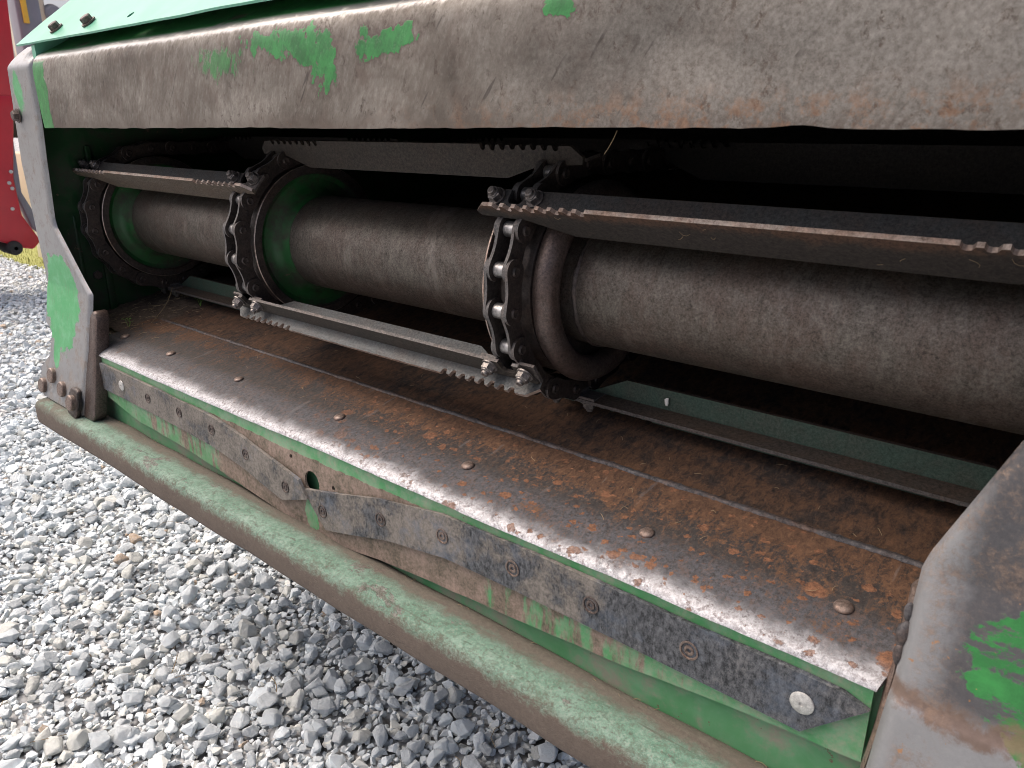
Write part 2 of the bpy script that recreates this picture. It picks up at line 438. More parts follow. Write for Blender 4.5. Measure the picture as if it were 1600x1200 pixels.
M['weld'] = mat_steel('weld_bead', (0.016, 0.015, 0.017), (0.125, 0.118, 0.122), 300, (.5, .75), .3, .6, (0.085, 0.045, 0.026))
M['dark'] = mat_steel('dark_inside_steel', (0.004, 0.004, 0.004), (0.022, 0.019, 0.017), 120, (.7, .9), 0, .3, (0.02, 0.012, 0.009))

def mat_plate(name, left):
    g = G(name)
    fine = g.noise(240, 6, .83)
    mid = g.noise(34, 7, .76, .3)
    big = g.noise(9, 5, .6)
    c = g.mix(g.add(g.mul(fine, .6), g.mul(big, .4)), (0.185, 0.186, 0.190), (0.38, 0.382, 0.39))
    if left:
        st = g.step(g.add(mid, g.mul(g.step(g.Z, .70, .58), .04)), .50, .66)
        c = g.mix(g.mul(st, .6), c, g.mix(fine, (0.13, 0.10, 0.08), (0.28, 0.22, 0.17)))
        pa = g.mx(g.blob((-1.480, .49, .655), (.105, .3, .125), .35, 22, .30, .33, warp=.03), g.blob((-1.50, .49, .565), (.022, .3, .05), .4, 30, .3, .34))
        pa = g.mx(pa, g.blob((-1.51, .5, 1.005), (.03, .3, .055), .8, 30, .35, .6))
        c = g.mix(pa, c, g.mix(g.step(mid, .4, .7), (0.06, 0.30, 0.11), (0.13, 0.38, 0.19)))
        g.bump(g.add(g.mul(pa, 1.2), fine), .3, .0005)
        scf = g.step(g.noise(120, 6, .8, vec=g.map(scale=(1, 1, .3))), .52, .64)
        c = g.mix(g.mul(scf, g.mixf(pa, .45, .25)), c, (0.15, 0.125, 0.10))
        return g.done(c, g.mixf(pa, g.mixf(st, .38, .65), .46), g.mixf(pa, g.mixf(st, .5, .2), 0))
    # right plate: bright rim, dark burnished band, rust film and a sheet of green paint
    dx = g.add(g.X, g.mul(g.op('SUBTRACT', g.Z, .70), -.55))       # runs along the slanted edge
    dark = g.mul(g.step(g.add(g.X, g.mul(g.op('SUBTRACT', mid, .5), .03)), -.060, -.040), g.step(g.add(g.Z, g.mul(mid, .02)), .602, .615))
    c = g.mix(g.mul(dark, .9), c, g.mix(fine, (0.045, 0.043, 0.048), (0.13, 0.125, 0.13)))
    ru = g.mul(g.step(g.add(g.mul(mid, .6), g.mul(fine, .5)), .50, .66), g.mx(g.step(g.Z, .63, .70), g.mul(g.step(g.X, -.070, -.060), g.step(g.X, -.030, -.050))))
    c = g.mix(g.mul(ru, .75), c, g.mix(g.ramp(fine, [(.38, 0.), (.62, 1.)]), (0.055, 0.036, 0.026), (0.22, 0.155, 0.115)))
    pa = g.mx(g.blob((0.012, .49, .636), (.062, .3, .062), .45, 60, .20, .24, 8, warp=.02), g.blob((0.03, .49, .60), (.06, .3, .04), .3, 40, .3, .33))
    scrape = g.step(g.add(g.mul(g.noise(20, 7, .72, vec=g.map(scale=(.6, 1, 2.0), rot=(0, R(-12), 0))), .75), g.mul(fine, .25)), .525, .55)
    pa = g.mul(pa, g.op('SUBTRACT', 1.0, scrape))
    c = g.mix(pa, c, g.mix(g.step(mid, .35, .65), (0.022, 0.145, 0.036), (0.036, 0.235, 0.055)))
    line = g.mul(g.step(g.op('ABSOLUTE', g.add(g.add(g.Z, -.592), g.mul(g.op('SUBTRACT', mid, .5), .05))), .013, .003), .8)
    c = g.mix(line, c, g.mix(fine, (0.10, 0.055, 0.035), (0.25, 0.16, 0.11)))
    sp = g.step(g.noise(95, 4, .65), .685, .70)
    c = g.mix(g.mul(sp, .9), c, (0.36, 0.19, 0.09))
    g.bump(g.add(g.mul(pa, 1.2), g.add(fine, g.mul(ru, .5))), .3, .0005)
    return g.done(c, g.mixf(pa, g.mixf(ru, .36, .75), .36), g.mixf(pa, g.mixf(ru, .55, .1), 0))
M['plate_l'] = mat_plate('bare_left_plate_steel', True)
M['plate_r'] = mat_plate('bare_right_plate_steel', False)

def plain(name, col, rough=.5, metal=0, var=.25, scale=8):
    g = G(name)
    n = g.noise(scale, 5, .65)
    c = g.mix(n, [q * (1 - var) for q in col], [min(1, q * (1 + var)) for q in col])
    return g.done(c, rough, metal)
M['red'] = plain('red_machine_paint', (0.45, 0.012, 0.025), .35)
M['grey_post'] = plain('grey_machine_paint', (0.22, 0.23, 0.27), .5)
M['cream'] = plain('cream_machine_panel', (0.62, 0.54, 0.42), .5)
M['black_rubber'] = plain('black_rubber', (0.02, 0.02, 0.02), .7)
M['yellow'] = plain('yellow_marker', (0.75, 0.50, 0.06), .5)
M['tan_wall'] = plain('sandy_wall_render', (0.58, 0.44, 0.32), .9, 0, .15, 3)
M['grass'] = plain('dry_grass', (0.26, 0.27, 0.07), .9, 0, .3, 30)
M['leaf'] = plain('seedling_leaf', (0.12, 0.25, 0.03), .5, 0, .3, 60)
M['straw'] = plain('straw', (0.27, 0.20, 0.115), .8, 0, .4, 60)
M['white_spot'] = plain('white_dropping', (0.75, 0.73, 0.68), .7)
M['dirt'] = mat_steel('crop_dirt', (0.035, 0.024, 0.017), (0.13, 0.095, 0.068), 260, (.85, .95), 0, .4, (.07, .045, .03))

def mat_stone(per_object):
    g = G('gravel_stone_single' if per_object else 'gravel_stone')
    if per_object:
        n = g.t.nodes.new('ShaderNodeObjectInfo')
        tint = n.outputs['Color']
    else:
        n = g.t.nodes.new('ShaderNodeAttribute')
        n.attribute_name = 'tint'
        tint = n.outputs['Color']
    sc = 1.0
    fine = g.noise(260, 6, .8) if not per_object else g.noise(8, 7, .8)
    mid = g.noise(70, 4, .6) if not per_object else g.noise(2.2, 4, .65)
    c = g.mix(g.ramp(fine, [(.3, 0.0), (.7, .55)]), tint, (0.80, 0.80, 0.80))
    c = g.mix(g.mul(g.step(mid, .5, .7), .30), c, (0.42, 0.415, 0.41))
    g.bump(g.add(fine, mid), .5, .0016 if not per_object else .045)
    return g.done(c, .85, 0, spec=.3)
M['stone1'] = mat_stone(True)
M['stone'] = mat_stone(False)

def mat_ground():
    g = G('gravel_bed')
    v = g.voro(45, out='Color')
    d = g.voro(45)
    n = g.noise(3, 4, .6)
    s = g.t.nodes.new('ShaderNodeSeparateColor')
    g.t.links.new(v, s.inputs[0])
    c = g.mix(s.outputs[0], (0.40, 0.405, 0.41), (0.70, 0.705, 0.71))
    c = g.mix(g.step(d, .45, .8), c, (0.10, 0.10, 0.10))
    g.bump(g.op('SUBTRACT', 1.0, d), 1.0, .012)
    return g.done(c, .95, 0)
M['ground'] = mat_ground()

# ------------------------------------------------------------------ mesh helpers
def link(o, parent=None):
    COL.objects.link(o)
    if parent is not None:
        o.parent = parent
        o.matrix_parent_inverse = world_of(parent).inverted()
    return o
def world_of(o):
    m = Matrix.LocRotScale(o.location, o.rotation_euler, o.scale)
    if o.parent:
        m = world_of(o.parent) @ o.matrix_parent_inverse @ m
    return m
def tag(o, label=None, cat=None, group=None, kind=None):
    for k, v in (('label', label), ('category', cat), ('group', group), ('kind', kind)):
        if v:
            o[k] = v
    return o
def empty(name, loc, label, cat, group=None):
    o = bpy.data.objects.new(name, None)
    o.empty_display_size = .05
    o.location = loc
    link(o)
    return tag(o, label, cat, group)
def mesh_obj(name, me, mats, parent=None, smooth=None):
    for m in (mats if isinstance(mats, (list, tuple)) else [mats]):
        me.materials.append(M[m] if isinstance(m, str) else m)
    if smooth is not None:
        smooth_me(me, smooth)
    o = bpy.data.objects.new(name, me)
    return link(o, parent)
def smooth_me(me, deg):
    me.polygons.foreach_set('use_smooth', [True] * len(me.polygons))
    me.set_sharp_from_angle(angle=R(deg))
def bm_mesh(bm, name='mesh'):
    bmesh.ops.recalc_face_normals(bm, faces=bm.faces)
    me = bpy.data.meshes.new(name)
    bm.to_mesh(me)
    bm.free()
    return me
def sheet(fn, nu, nv, thick, name='sheet'):
    """a curved sheet fn(u, v) -> Vector with thickness behind it (away from the given side), u and v in 0..1"""
    e = 1e-3
    A, B = [], []
    for j in range(nv + 1):
        for i in range(nu + 1):
            u, v = i / nu, j / nv
            p = Vector(fn(u, v))
            du = Vector(fn(min(1, u + e), v)) - Vector(fn(max(0, u - e), v))
            dv = Vector(fn(u, min(1, v + e))) - Vector(fn(u, max(0, v - e)))
            n = du.cross(dv).normalized()
            A.append(p)
            B.append(p - n * thick)
    W = nu + 1
    N = len(A)
    F = []
    for j in range(nv):
        for i in range(nu):
            a, b, c, d = j * W + i, j * W + i + 1, (j + 1) * W + i + 1, (j + 1) * W + i
            F.append((a, b, c, d))
            F.append((N + d, N + c, N + b, N + a))
    for i in range(nu):
        F.append((i, N + i, N + i + 1, i + 1))
        k = nv * W + i
        F.append((k, k + 1, N + k + 1, N + k))
    for j in range(nv):
        k = j * W
        F.append((k, k + W, N + k + W, N + k))
        k = j * W + nu
        F.append((k, N + k, N + k + W, k + W))
    me = bpy.data.meshes.new(name)
    me.from_pydata(A + B, [], F)
    me.update()
    return me
def interp(tab, x):
    tab = sorted(tab)
    return float(np.interp(x, [t[0] for t in tab], [t[1] for t in tab]))
def profile_x(prof, x0, x1, nx, closed=True, jit=0.0, caps=True):
    """extrude a (y, z) outline along X"""
    bm = bmesh.new()
    rows = []
    for i in range(nx + 1):
        x = x0 + (x1 - x0) * i / nx
        rows.append([bm.verts.new((x, y + (mnoise.noise(Vector((x * 9, y * 30, 3))) * jit), z + mnoise.noise(Vector((x * 8, z * 30, 9))) * jit)) for y, z in prof])
    n = len(prof)
    for i in range(nx):
        for k in range(n if closed else n - 1):
            bm.faces.new((rows[i][k], rows[i][(k + 1) % n], rows[i + 1][(k + 1) % n], rows[i + 1][k]))
    if closed and caps:
        bm.faces.new(rows[0])
        bm.faces.new(rows[-1])
    return bm
def add_prism(bm, poly, to3, d0, d1, mi=0):
    """prism from a 2D outline; to3(a, b, d) -> point"""
    lo = [bm.verts.new(to3(a, b, d0)) for a, b in poly]
    hi = [bm.verts.new(to3(a, b, d1)) for a, b in poly]
    fs = [bm.faces.new(lo), bm.faces.new(hi)]
    n = len(poly)
    side = [bm.faces.new((lo[i], lo[(i + 1) % n], hi[(i + 1) % n], hi[i])) for i in range(n)]
    for f in fs + side:
        f.material_index = mi
    return fs, side
def bevel_all(bm, off, seg=2, ang=25):
    bmesh.ops.recalc_face_normals(bm, faces=bm.faces)
    es = [e for e in bm.edges if len(e.link_faces) == 2 and e.calc_face_angle(0) > R(ang)]
    bmesh.ops.bevel(bm, geom=es, offset=off, segments=seg, profile=.5, affect='EDGES', clamp_overlap=True)
def add_lathe_x(bm, prof, n=64, mi=0, xc=0, yc=0, zc=0, close=False):
    """(x, r) outline turned round an X axis through (yc, zc)"""
    rings = []
    for k in range(n):
        a = 2 * math.pi * k / n
        rings.append([bm.verts.new((xc + x, yc + r * math.cos(a), zc + r * math.sin(a))) for x, r in prof])
    m = len(prof)
    for k in range(n):
        A, B = rings[k], rings[(k + 1) % n]
        for i in range(m if close else m - 1):
            j = (i + 1) % m
            if prof[i][1] < 1e-6 and prof[j][1] < 1e-6:
                continue
            bm.faces.new((A[i], A[j], B[j], B[i])).material_index = mi
def add_cyl(bm, r, z0, z1, n=20, bev=0.0, cx=0, cy=0, mi=0, hexa=False):
    n = 6 if hexa else n
    ringz = [(z0, r), (z1 - bev, r)] + ([(z1, r - bev)] if bev else [])
    rows = [[bm.verts.new((cx + q * math.cos(2 * math.pi * k / n), cy + q * math.sin(2 * math.pi * k / n), z)) for k in range(n)] for z, q in ringz]
    for a, b in zip(rows, rows[1:]):
        for k in range(n):
            bm.faces.new((a[k], a[(k + 1) % n], b[(k + 1) % n], b[k])).material_index = mi
    bm.faces.new(rows[-1]).material_index = mi
    bm.faces.new(rows[0][::-1]).material_index = mi
def align(o, pos, normal, xdir=None, spin=0.0):
    """put an object's local +Z along normal"""
    q = Vector(normal).to_track_quat('Z', 'Y').to_matrix().to_4x4()
    w = Matrix.Translation(pos) @ q @ Matrix.Rotation(spin, 4, 'Z')
    l, r, s = w.decompose()
    o.location, o.rotation_euler = l, r.to_euler()
def cut(o, cyls):
    """bore round holes through a finished mesh: cyls = [(centre, radius, length, axis)]"""
    for c, r, L, ax in cyls:
        bm = bmesh.new()
        add_cyl(bm, r, -L / 2, L / 2, 20)
        me = bm_mesh(bm, 'cutter')
        k = bpy.data.objects.new('cutter', me)
        COL.objects.link(k)
        align(k, c, ax)
        md = o.modifiers.new('hole', 'BOOLEAN')
        md.object = k
        md.operation = 'DIFFERENCE'
        md.solver = 'EXACT'
        bpy.context.view_layer.update()
        dg = bpy.context.evaluated_depsgraph_get()
        new = bpy.data.meshes.new_from_object(o.evaluated_get(dg))
        o.modifiers.clear()
        o.data = new
        bpy.data.objects.remove(k)

def nz(x, y=0.0, z=0.0, s=1.0):
    return mnoise.noise(Vector((x * s, y * s, z * s)))

# ------------------------------------------------------------------ ground, gravel bed, background setting
bm = bmesh.new()
S = 90
vs = [bm.verts.new(p) for p in ((-S, -S, 0), (S, -S, 0), (S, S, 0), (-S, S, 0))]
bm.faces.new(vs)
ground = tag(mesh_obj('ground', bm_mesh(bm, 'ground'), 'ground'), kind='structure', label='pale crushed gravel yard under the harvester')

# stone shapes: crushed, angular lumps
def stone_mesh(seed, npts, bev):
    rnd = random.Random(seed)
    bm = bmesh.new()
    ax = (1.0, rnd.uniform(.62, .95), rnd.uniform(.48, .75))
    for _ in range(npts):
        v = Vector((rnd.gauss(0, 1), rnd.gauss(0, 1), rnd.gauss(0, 1))).normalized() * rnd.uniform(.8, 1.05)
        bm.verts.new((v.x * ax[0] * .5, v.y * ax[1] * .5, v.z * ax[2] * .5))
    r = bmesh.ops.convex_hull(bm, input=bm.verts)
    bmesh.ops.delete(bm, geom=[v for v in bm.verts if not v.link_faces], context='VERTS')
    if bev:
        bmesh.ops.dissolve_limit(bm, angle_limit=R(16), verts=bm.verts, edges=bm.edges)
        bmesh.ops.bevel(bm, geom=list(bm.edges), offset=.035, segments=1, affect='EDGES', clamp_overlap=True)
        bmesh.ops.triangulate(bm, faces=bm.faces)
    else:
        bmesh.ops.triangulate(bm, faces=bm.faces)
    return bm_mesh(bm, 'stone')
LOWS = []
for k in range(14):
    me = stone_mesh(100 + k, 13 + k % 4, False)
    co = np.array([v.co for v in me.vertices], np.float32)
    tr = np.array([list(p.vertices) for p in me.polygons], np.int32)
    LOWS.append((co, tr))
    bpy.data.meshes.remove(me)
HIGHS = [stone_mesh(300 + k, 15 + k % 4, True) for k in range(14)]
for me in HIGHS:
    me.materials.append(M['stone1'])

rng = np.random.default_rng(11)
def scatter(x0, x1, y0, y1, step, smin, smax, zk, zj, power=1.0):
    nx, ny = int((x1 - x0) / step), int((y1 - y0) / step)
    gx, gy = np.meshgrid(np.arange(nx), np.arange(ny))
    x = x0 + (gx.ravel() + .5 * (gy.ravel() % 2) + rng.uniform(-.42, .42, nx * ny)) * step
    y = y0 + (gy.ravel() + rng.uniform(-.42, .42, nx * ny)) * step
    s = smin + (smax - smin) * rng.uniform(0, 1, nx * ny) ** power
    z = s * zk + rng.uniform(0, zj, nx * ny)
    return np.stack([x, y, z, s], 1)
near = (-2.9, .3, -.6, 1.6)
P1 = scatter(*near, .0130, .0095, .0195, .30, .006)
P2 = scatter(*near, .0245, .014, .046, .29, .006, 2.5)
far = scatter(-9.5, 1.8, -2.2, 4.2, .026, .018, .040, .30, .012, 1.5)
inside = (far[:, 0] > near[0]) & (far[:, 0] < near[1]) & (far[:, 1] > near[2]) & (far[:, 1] < near[3])
far = far[~inside & ~((far[:, 0] < -4.1) & (far[:, 1] > 1.9) & (far[:, 1] < 2.95))]
def tints(n):
    g = rng.normal(.60, .115, n).clip(.27, .86)
    t = np.stack([g * .895, g * 1.0, g * 1.05], 1)
    warm = rng.uniform(0, 1, n) < .16
    t[warm] *= np.array([1.08, 1.0, .88])
    rusty = rng.uniform(0, 1, n) < .006
    t[rusty] = np.array([.40, .26, .13]) * rng.uniform(.6, 1.1, (rusty.sum(), 1))
    return t
def rotations(n, tilt=.34):
    a = rng.uniform(0, 2 * np.pi, n)
    b = rng.normal(0, tilt, n)
    c = rng.normal(0, tilt, n)
    ca, sa, cb, sb, cc, sc_ = np.cos(a), np.sin(a), np.cos(b), np.sin(b), np.cos(c), np.sin(c)
    Rz = np.zeros((n, 3, 3)); Rz[:, 0, 0] = ca; Rz[:, 0, 1] = -sa; Rz[:, 1, 0] = sa; Rz[:, 1, 1] = ca; Rz[:, 2, 2] = 1
    Rx = np.zeros((n, 3, 3)); Rx[:, 0, 0] = 1; Rx[:, 1, 1] = cb; Rx[:, 1, 2] = -sb; Rx[:, 2, 1] = sb; Rx[:, 2, 2] = cb
    Ry = np.zeros((n, 3, 3)); Ry[:, 1, 1] = 1; Ry[:, 0, 0] = cc; Ry[:, 0, 2] = sc_; Ry[:, 2, 0] = -sc_; Ry[:, 2, 2] = cc
    return Rz @ Rx @ Ry
# the 300 stones that show largest become parts of the ground, the rest one mass
d = P2[:, :3] - np.array(EYE)
f3 = np.array(fwd); r3 = np.array([math.sin(YAW), math.cos(YAW), 0]); u3 = np.cross(r3, f3)
dz_ = d @ f3
px = 800 + 1180 * (d @ r3) / dz_
py = 600 - 1180 * (d @ u3) / dz_
phi = np.degrees(np.arctan2(d[:, 2], d[:, 1]))
vis = (dz_ > .2) & (px > 8) & (px < 1200) & (py < 1190) & (py > 500) & ((phi < -50.6) | (px < 55))
score = np.where(vis, P2[:, 3] / np.maximum(dz_, .2), 0)
big_i = np.argsort(-score)[:300]
tb = tints(300)
rb = rotations(300, .3)
for k, i in enumerate(big_i):
    x, y, z, s = [float(q) for q in P2[i]]
    o = bpy.data.objects.new('stone', HIGHS[k % len(HIGHS)])
    m = Matrix([list(map(float, row)) for row in rb[k]]).to_4x4()
    o.location = (x, y, z + .004)
    o.rotation_euler = m.to_euler()
    o.scale = (s * 1.12, s * 1.12, s * 1.12)
    o.color = (*map(float, tb[k]), 1)
    link(o, ground)
keep = np.ones(len(P2), bool)
keep[big_i] = False
pts = np.concatenate([P1, P2[keep], far])
n = len(pts)
rot = rotations(n)
tn = tints(n)
kind = rng.integers(0, len(LOWS), n)
VV, FF, CC = [], [], []
off = 0
for k, (co, tr) in enumerate(LOWS):
    idx = np.nonzero(kind == k)[0]
    v = np.einsum('nij,pj->npi', rot[idx], co) * pts[idx, 3][:, None, None] * 1.12 + pts[idx, None, :3]
    nv = len(co)
    base = off + np.arange(len(idx)) * nv
    FF.append((tr[None] + base[:, None, None]).reshape(-1, 3))
    VV.append(v.reshape(-1, 3))
    CC.append(np.repeat(tn[idx], nv, axis=0))
    off += len(idx) * nv
VV, FF, CC = np.concatenate(VV), np.concatenate(FF), np.concatenate(CC)
me = bpy.data.meshes.new('gravel')
me.vertices.add(len(VV))
me.vertices.foreach_set('co', VV.astype(np.float32).ravel())
me.loops.add(FF.size)
me.loops.foreach_set('vertex_index', FF.astype(np.int32).ravel())
me.polygons.add(len(FF))
me.polygons.foreach_set('loop_start', np.arange(0, FF.size, 3, dtype=np.int32))
me.polygons.foreach_set('use_smooth', np.zeros(len(FF), bool))
me.update()
at = me.attributes.new('tint', 'FLOAT_COLOR', 'POINT')
at.data.foreach_set('color', np.concatenate([CC, np.ones((len(CC), 1))], 1).astype(np.float32).ravel())
me.validate()
gravel = mesh_obj('gravel', me, 'stone')
tag(gravel, 'pale grey crushed gravel spread over the yard', 'gravel', kind='stuff')

# ------------------------------------------------------------------ feeder house (the body of the machine)
house = empty('feeder_house', (-.733, .49, .40), 'green feeder house mouth with bare worn steel frame, rusty floor and riveted front flap', 'feeder house')

# hood: the worn crossbeam over the mouth, rolled back along its top edge
HP = [(.504, .950), (.5035, .965), (.503, .99), (.502, 1.02), (.5025, 1.043), (.506, 1.054), (.513, 1.061), (.524, 1.067), (.545, 1.078), (.575, 1.096), (.61, 1.120)]
hs = np.cumsum([0] + [math.dist(a, b) for a, b in zip(HP, HP[1:])])
hs = hs / hs[-1]
HX0, HX1 = -1.432, .10
def hood_fn(u, v):
    x = HX0 + (HX1 - HX0) * u
    y, z = float(np.interp(v, hs, [p[0] for p in HP])), float(np.interp(v, hs, [p[1] for p in HP]))
    low = max(0, 1 - v * 6)
    z += low * (nz(x, 0, 0, 4) * .0016 + nz(x, 3, 0, 30) * .0010 + nz(x, 8, 0, 90) * .0005)
    z += low * .0028 * math.exp(-((x + .186) / .016) ** 2)
    y += nz(x, z, 0, 6) * .0030 + nz(x, z, 4, 19) * .0011
    y += .004 * math.exp(-((x + .30) / .05) ** 2 - ((z - 1.005) / .03) ** 2)
    return (x, y, z)
hood = mesh_obj('hood', sheet(hood_fn, 220, 40, .005), 'hood', house, 40)
hood['label'] = 'worn steel crossbeam with flakes of green paint'

# top cover: sloping sheet overlapping the hood
CN = Vector((0, -.8, 1)).normalized()
def cover_fn(u, v):
    x = -1.498 + 1.72 * u
    w = .42 * v
    sag = nz(x, v, 0, 4) * .0016 + nz(x, 3, 0, 11) * .0010
    p = Vector((x, .506 + w * .78, 1.079 + w * .625))
    return p + CN * sag
cover = mesh_obj('top_cover', sheet(cover_fn, 120, 24, .003), 'cover', house, 40)
def make_hex_bolt():
    bm = bmesh.new()
    add_cyl(bm, .0115, 0, .0018, 24)
    add_cyl(bm, .0085, .0016, .0095, 6, .0012, hexa=True)
    return bm_mesh(bm, 'hex_bolt')
HEX = make_hex_bolt()
HEX.materials.append(M['bolt'])
def put(name, me, pos, normal, parent, spin=0.0, sc=1.0):
    o = bpy.data.objects.new(name, me)
    align(o, pos, normal, spin=spin)
    o.scale = (sc, sc, sc)
    return link(o, parent)
for x in (-1.374, -1.254):
    d_ = .026
    put('bolt', HEX, Vector((x, .506 + d_ * .78, 1.079 + d_ * .625)) + CN * .001, CN, cover, random.random())
bm = bmesh.new()
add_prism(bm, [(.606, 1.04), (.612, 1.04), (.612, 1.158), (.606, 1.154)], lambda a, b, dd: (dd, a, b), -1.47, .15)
mesh_obj('added_gap_filler', bm_mesh(bm), 'dark', house)  # added dark filler, keeps the sky out of the gap under the cover
bm = bmesh.new()
add_prism(bm, [(.511, 1.05), (.605, 1.05), (.605, 1.151), (.511, 1.0755)], lambda a, b, dd: (dd, a, b), -1.448, -1.434)
mesh_obj('end_cap', bm_mesh(bm), 'cover', house)
cut(cover, [(Vector((-1.122, .506 + .026 * .78, 1.079 + .026 * .625)), .006, .03, CN)])

# inside of the housing
def inner_left(u, v):
    y = .515 + 1.4 * u
    z = .52 + (.994 + .126 * (y - .512) - .52) * v
    return (-1.516 + .0025 * nz(y, z, 0, 9), y, z)
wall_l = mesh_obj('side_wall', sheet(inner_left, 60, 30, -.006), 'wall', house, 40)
wall_l['label'] = 'dark green inner wall beside the far chain'
bm = bmesh.new()
for (ya, yb, za, zb, t) in ((.585, .600, .60, .92, .010), (.545, .556, .585, .80, .006)):
    add_prism(bm, [(ya, za), (yb, za), (yb - .002, zb), (ya + .002, zb)], lambda a, b, dd: (dd, a, b), -1.5135, -1.5135 + t)
bevel_all(bm, .003, 2)
mesh_obj('rib', bm_mesh(bm), 'wall', wall_l, 40)
put('bolt', HEX, (-1.5135, .573, .688), (1, 0, 0), wall_l, .4)
def inner_right(u, v):
    return (.056, .515 + 1.4 * u, .52 + .60 * v)
mesh_obj('side_wall', sheet(inner_right, 8, 6, .006), 'wall', house, 40)
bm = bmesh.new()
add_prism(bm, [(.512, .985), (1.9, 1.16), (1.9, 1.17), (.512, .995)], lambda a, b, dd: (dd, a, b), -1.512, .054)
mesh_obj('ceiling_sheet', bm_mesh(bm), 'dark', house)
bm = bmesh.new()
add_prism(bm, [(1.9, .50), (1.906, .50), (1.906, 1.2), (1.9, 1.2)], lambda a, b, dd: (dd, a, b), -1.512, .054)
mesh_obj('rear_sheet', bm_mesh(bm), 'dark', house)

# floor: rear rusty sheet, then the riveted lip plate with its rubbed nose
FK = .2
def floor_z(y):
    return .590 + FK * (y - .49)
def floor_fn(u, v):
    x = -1.512 + 1.566 * u
    y = .612 + 1.28 * v
    return (x, y, floor_z(y) - .0035 + .0012 * nz(x, y, 0, 7))
floor = mesh_obj('floor_sheet', sheet(floor_fn, 60, 40, .005), 'floor', house, 40)
def floor_left(u, v):
    x = -1.512 + .14 * u
    y = .545 + .066 * v
    return (x, y, floor_z(y) - .004)
mesh_obj('floor_corner', sheet(floor_left, 10, 8, .005), 'floor', house, 40)
LP = [(.4880, .5808), (.4900, .5835), (.4945, .5866), (.500, .5890), (.507, .5918), (.516, .5946), (.527, floor_z(.527)), (.545, floor_z(.545)), (.565, floor_z(.565)), (.59, floor_z(.59)), (.6165, floor_z(.6165))]
ls = np.cumsum([0] + [math.dist(a, b) for a, b in zip(LP, LP[1:])])
ls = ls / ls[-1]
def lip_fn(u, v):
    y, z = float(np.interp(v, ls, [p[0] for p in LP])), float(np.interp(v, ls, [p[1] for p in LP]))
    xl = -1.384 - (.014 * min(1, v * 2.5))
    x = xl + (-.0835 + .03 * v - xl) * u
    k = 1 if v < .35 else .4
    z += nz(x, y, 0, 5) * .0014 * k + nz(x, y, 5, 23) * .0005
    y += nz(x, 7, 0, 6) * .0012 * k
    if v < .02:
        y += nz(x, 0, 0, 60) * .0006
    return (x, y, z)
lip = mesh_obj('lip_plate', sheet(lip_fn, 260, 44, .005), 'lip', house, 40)
lip['label'] = 'rusty lip plate with brightly rubbed nose'
bm = bmesh.new()
add_lathe_x(bm, [(0, .0105), (.0012, .0104), (.0030, .0085), (.0042, .005), (.0046, 0)], 24)
for v in bm.verts:
    v.co = Vector((v.co.y, v.co.z, v.co.x))
RIV = bm_mesh(bm, 'rivet')
RIV.materials.append(M['rust_bolt'])
smooth_me(RIV, 60)
fn_n = Vector((0, -FK, 1)).normalized()
for x in (-1.19, -.985, -.748, -.523, -.299, -.1255):
    y = .5425
    put('rivet', RIV, (x, y, floor_z(y) + .0006), fn_n, lip, sc=random.uniform(.66, .78))
put('rivet', RIV, (-1.355, .5425, floor_z(.5425) + .0006), fn_n, lip, sc=.8)
# weld bead along the rear edge of the lip plate
bm = bmesh.new()
rows = []
NB = 420
for i in range(NB + 1):
    x = -1.37 + 1.315 * i / NB
    y = .6185 + .0012 * nz(x, 0, 0, 30) + .0006 * nz(x, 0, 0, 140)
    z = floor_z(y) - .0005
    r = .0029 + .0006 * (x + .7) + .0010 * nz(x, 2, 0, 40) + .0011 * nz(x, 5, 0, 190)
    rows.append([bm.verts.new((x, y + r * 1.25 * math.cos(a), z + r * math.sin(a))) for a in [math.pi * k / 6 for k in range(7)]])
for a, b in zip(rows, rows[1:]):
    for k in range(6):
        bm.faces.new((a[k], a[k + 1], b[k + 1], b[k]))
mesh_obj('weld_seam', bm_mesh(bm), 'weld', floor, 60)

# front flap: thin sheet hanging under the lip, buckled in the middle
LOWTAB = [(-1.384, .513), (-1.23, .4885), (-1.07, .483), (-.936, .4735), (-.817, .466), (-.747, .458), (-.60, .472), (-.383, .487), (-.283, .4935), (-.181, .507), (-.0855, .515)]
def flap_y(x, z):
    b = math.exp(-((x + .74) / .20) ** 2)
    h = max(0, min(1, (.575 - z) / .11))
    return .4915 - .006 * b * math.sin(h * math.pi * .5) + .004 * math.exp(-((x + .75) / .06) ** 2) * h + nz(x, z, 0, 6) * .0018
def flap_fn(u, v):
    x = -1.384 + 1.2985 * u
    z0 = interp(LOWTAB, x) + nz(x, 0, 0, 25) * .001
    z = z0 + (.5815 - z0) * v
    return (x, flap_y(x, z), z)
flap = mesh_obj('front_flap', sheet(flap_fn, 170, 26, .0028), 'flap', house, 40)
flap['label'] = 'buckled green flap rubbed to brown in the middle'
cut(flap, [(Vector((-.741, .49, .5315)), .0150, .06, (0, 1, 0)), (Vector((-.784, .49, .5545)), .0030, .06, (0, 1, 0)), (Vector((-.697, .49, .5375)), .0030, .06, (0, 1, 0))])

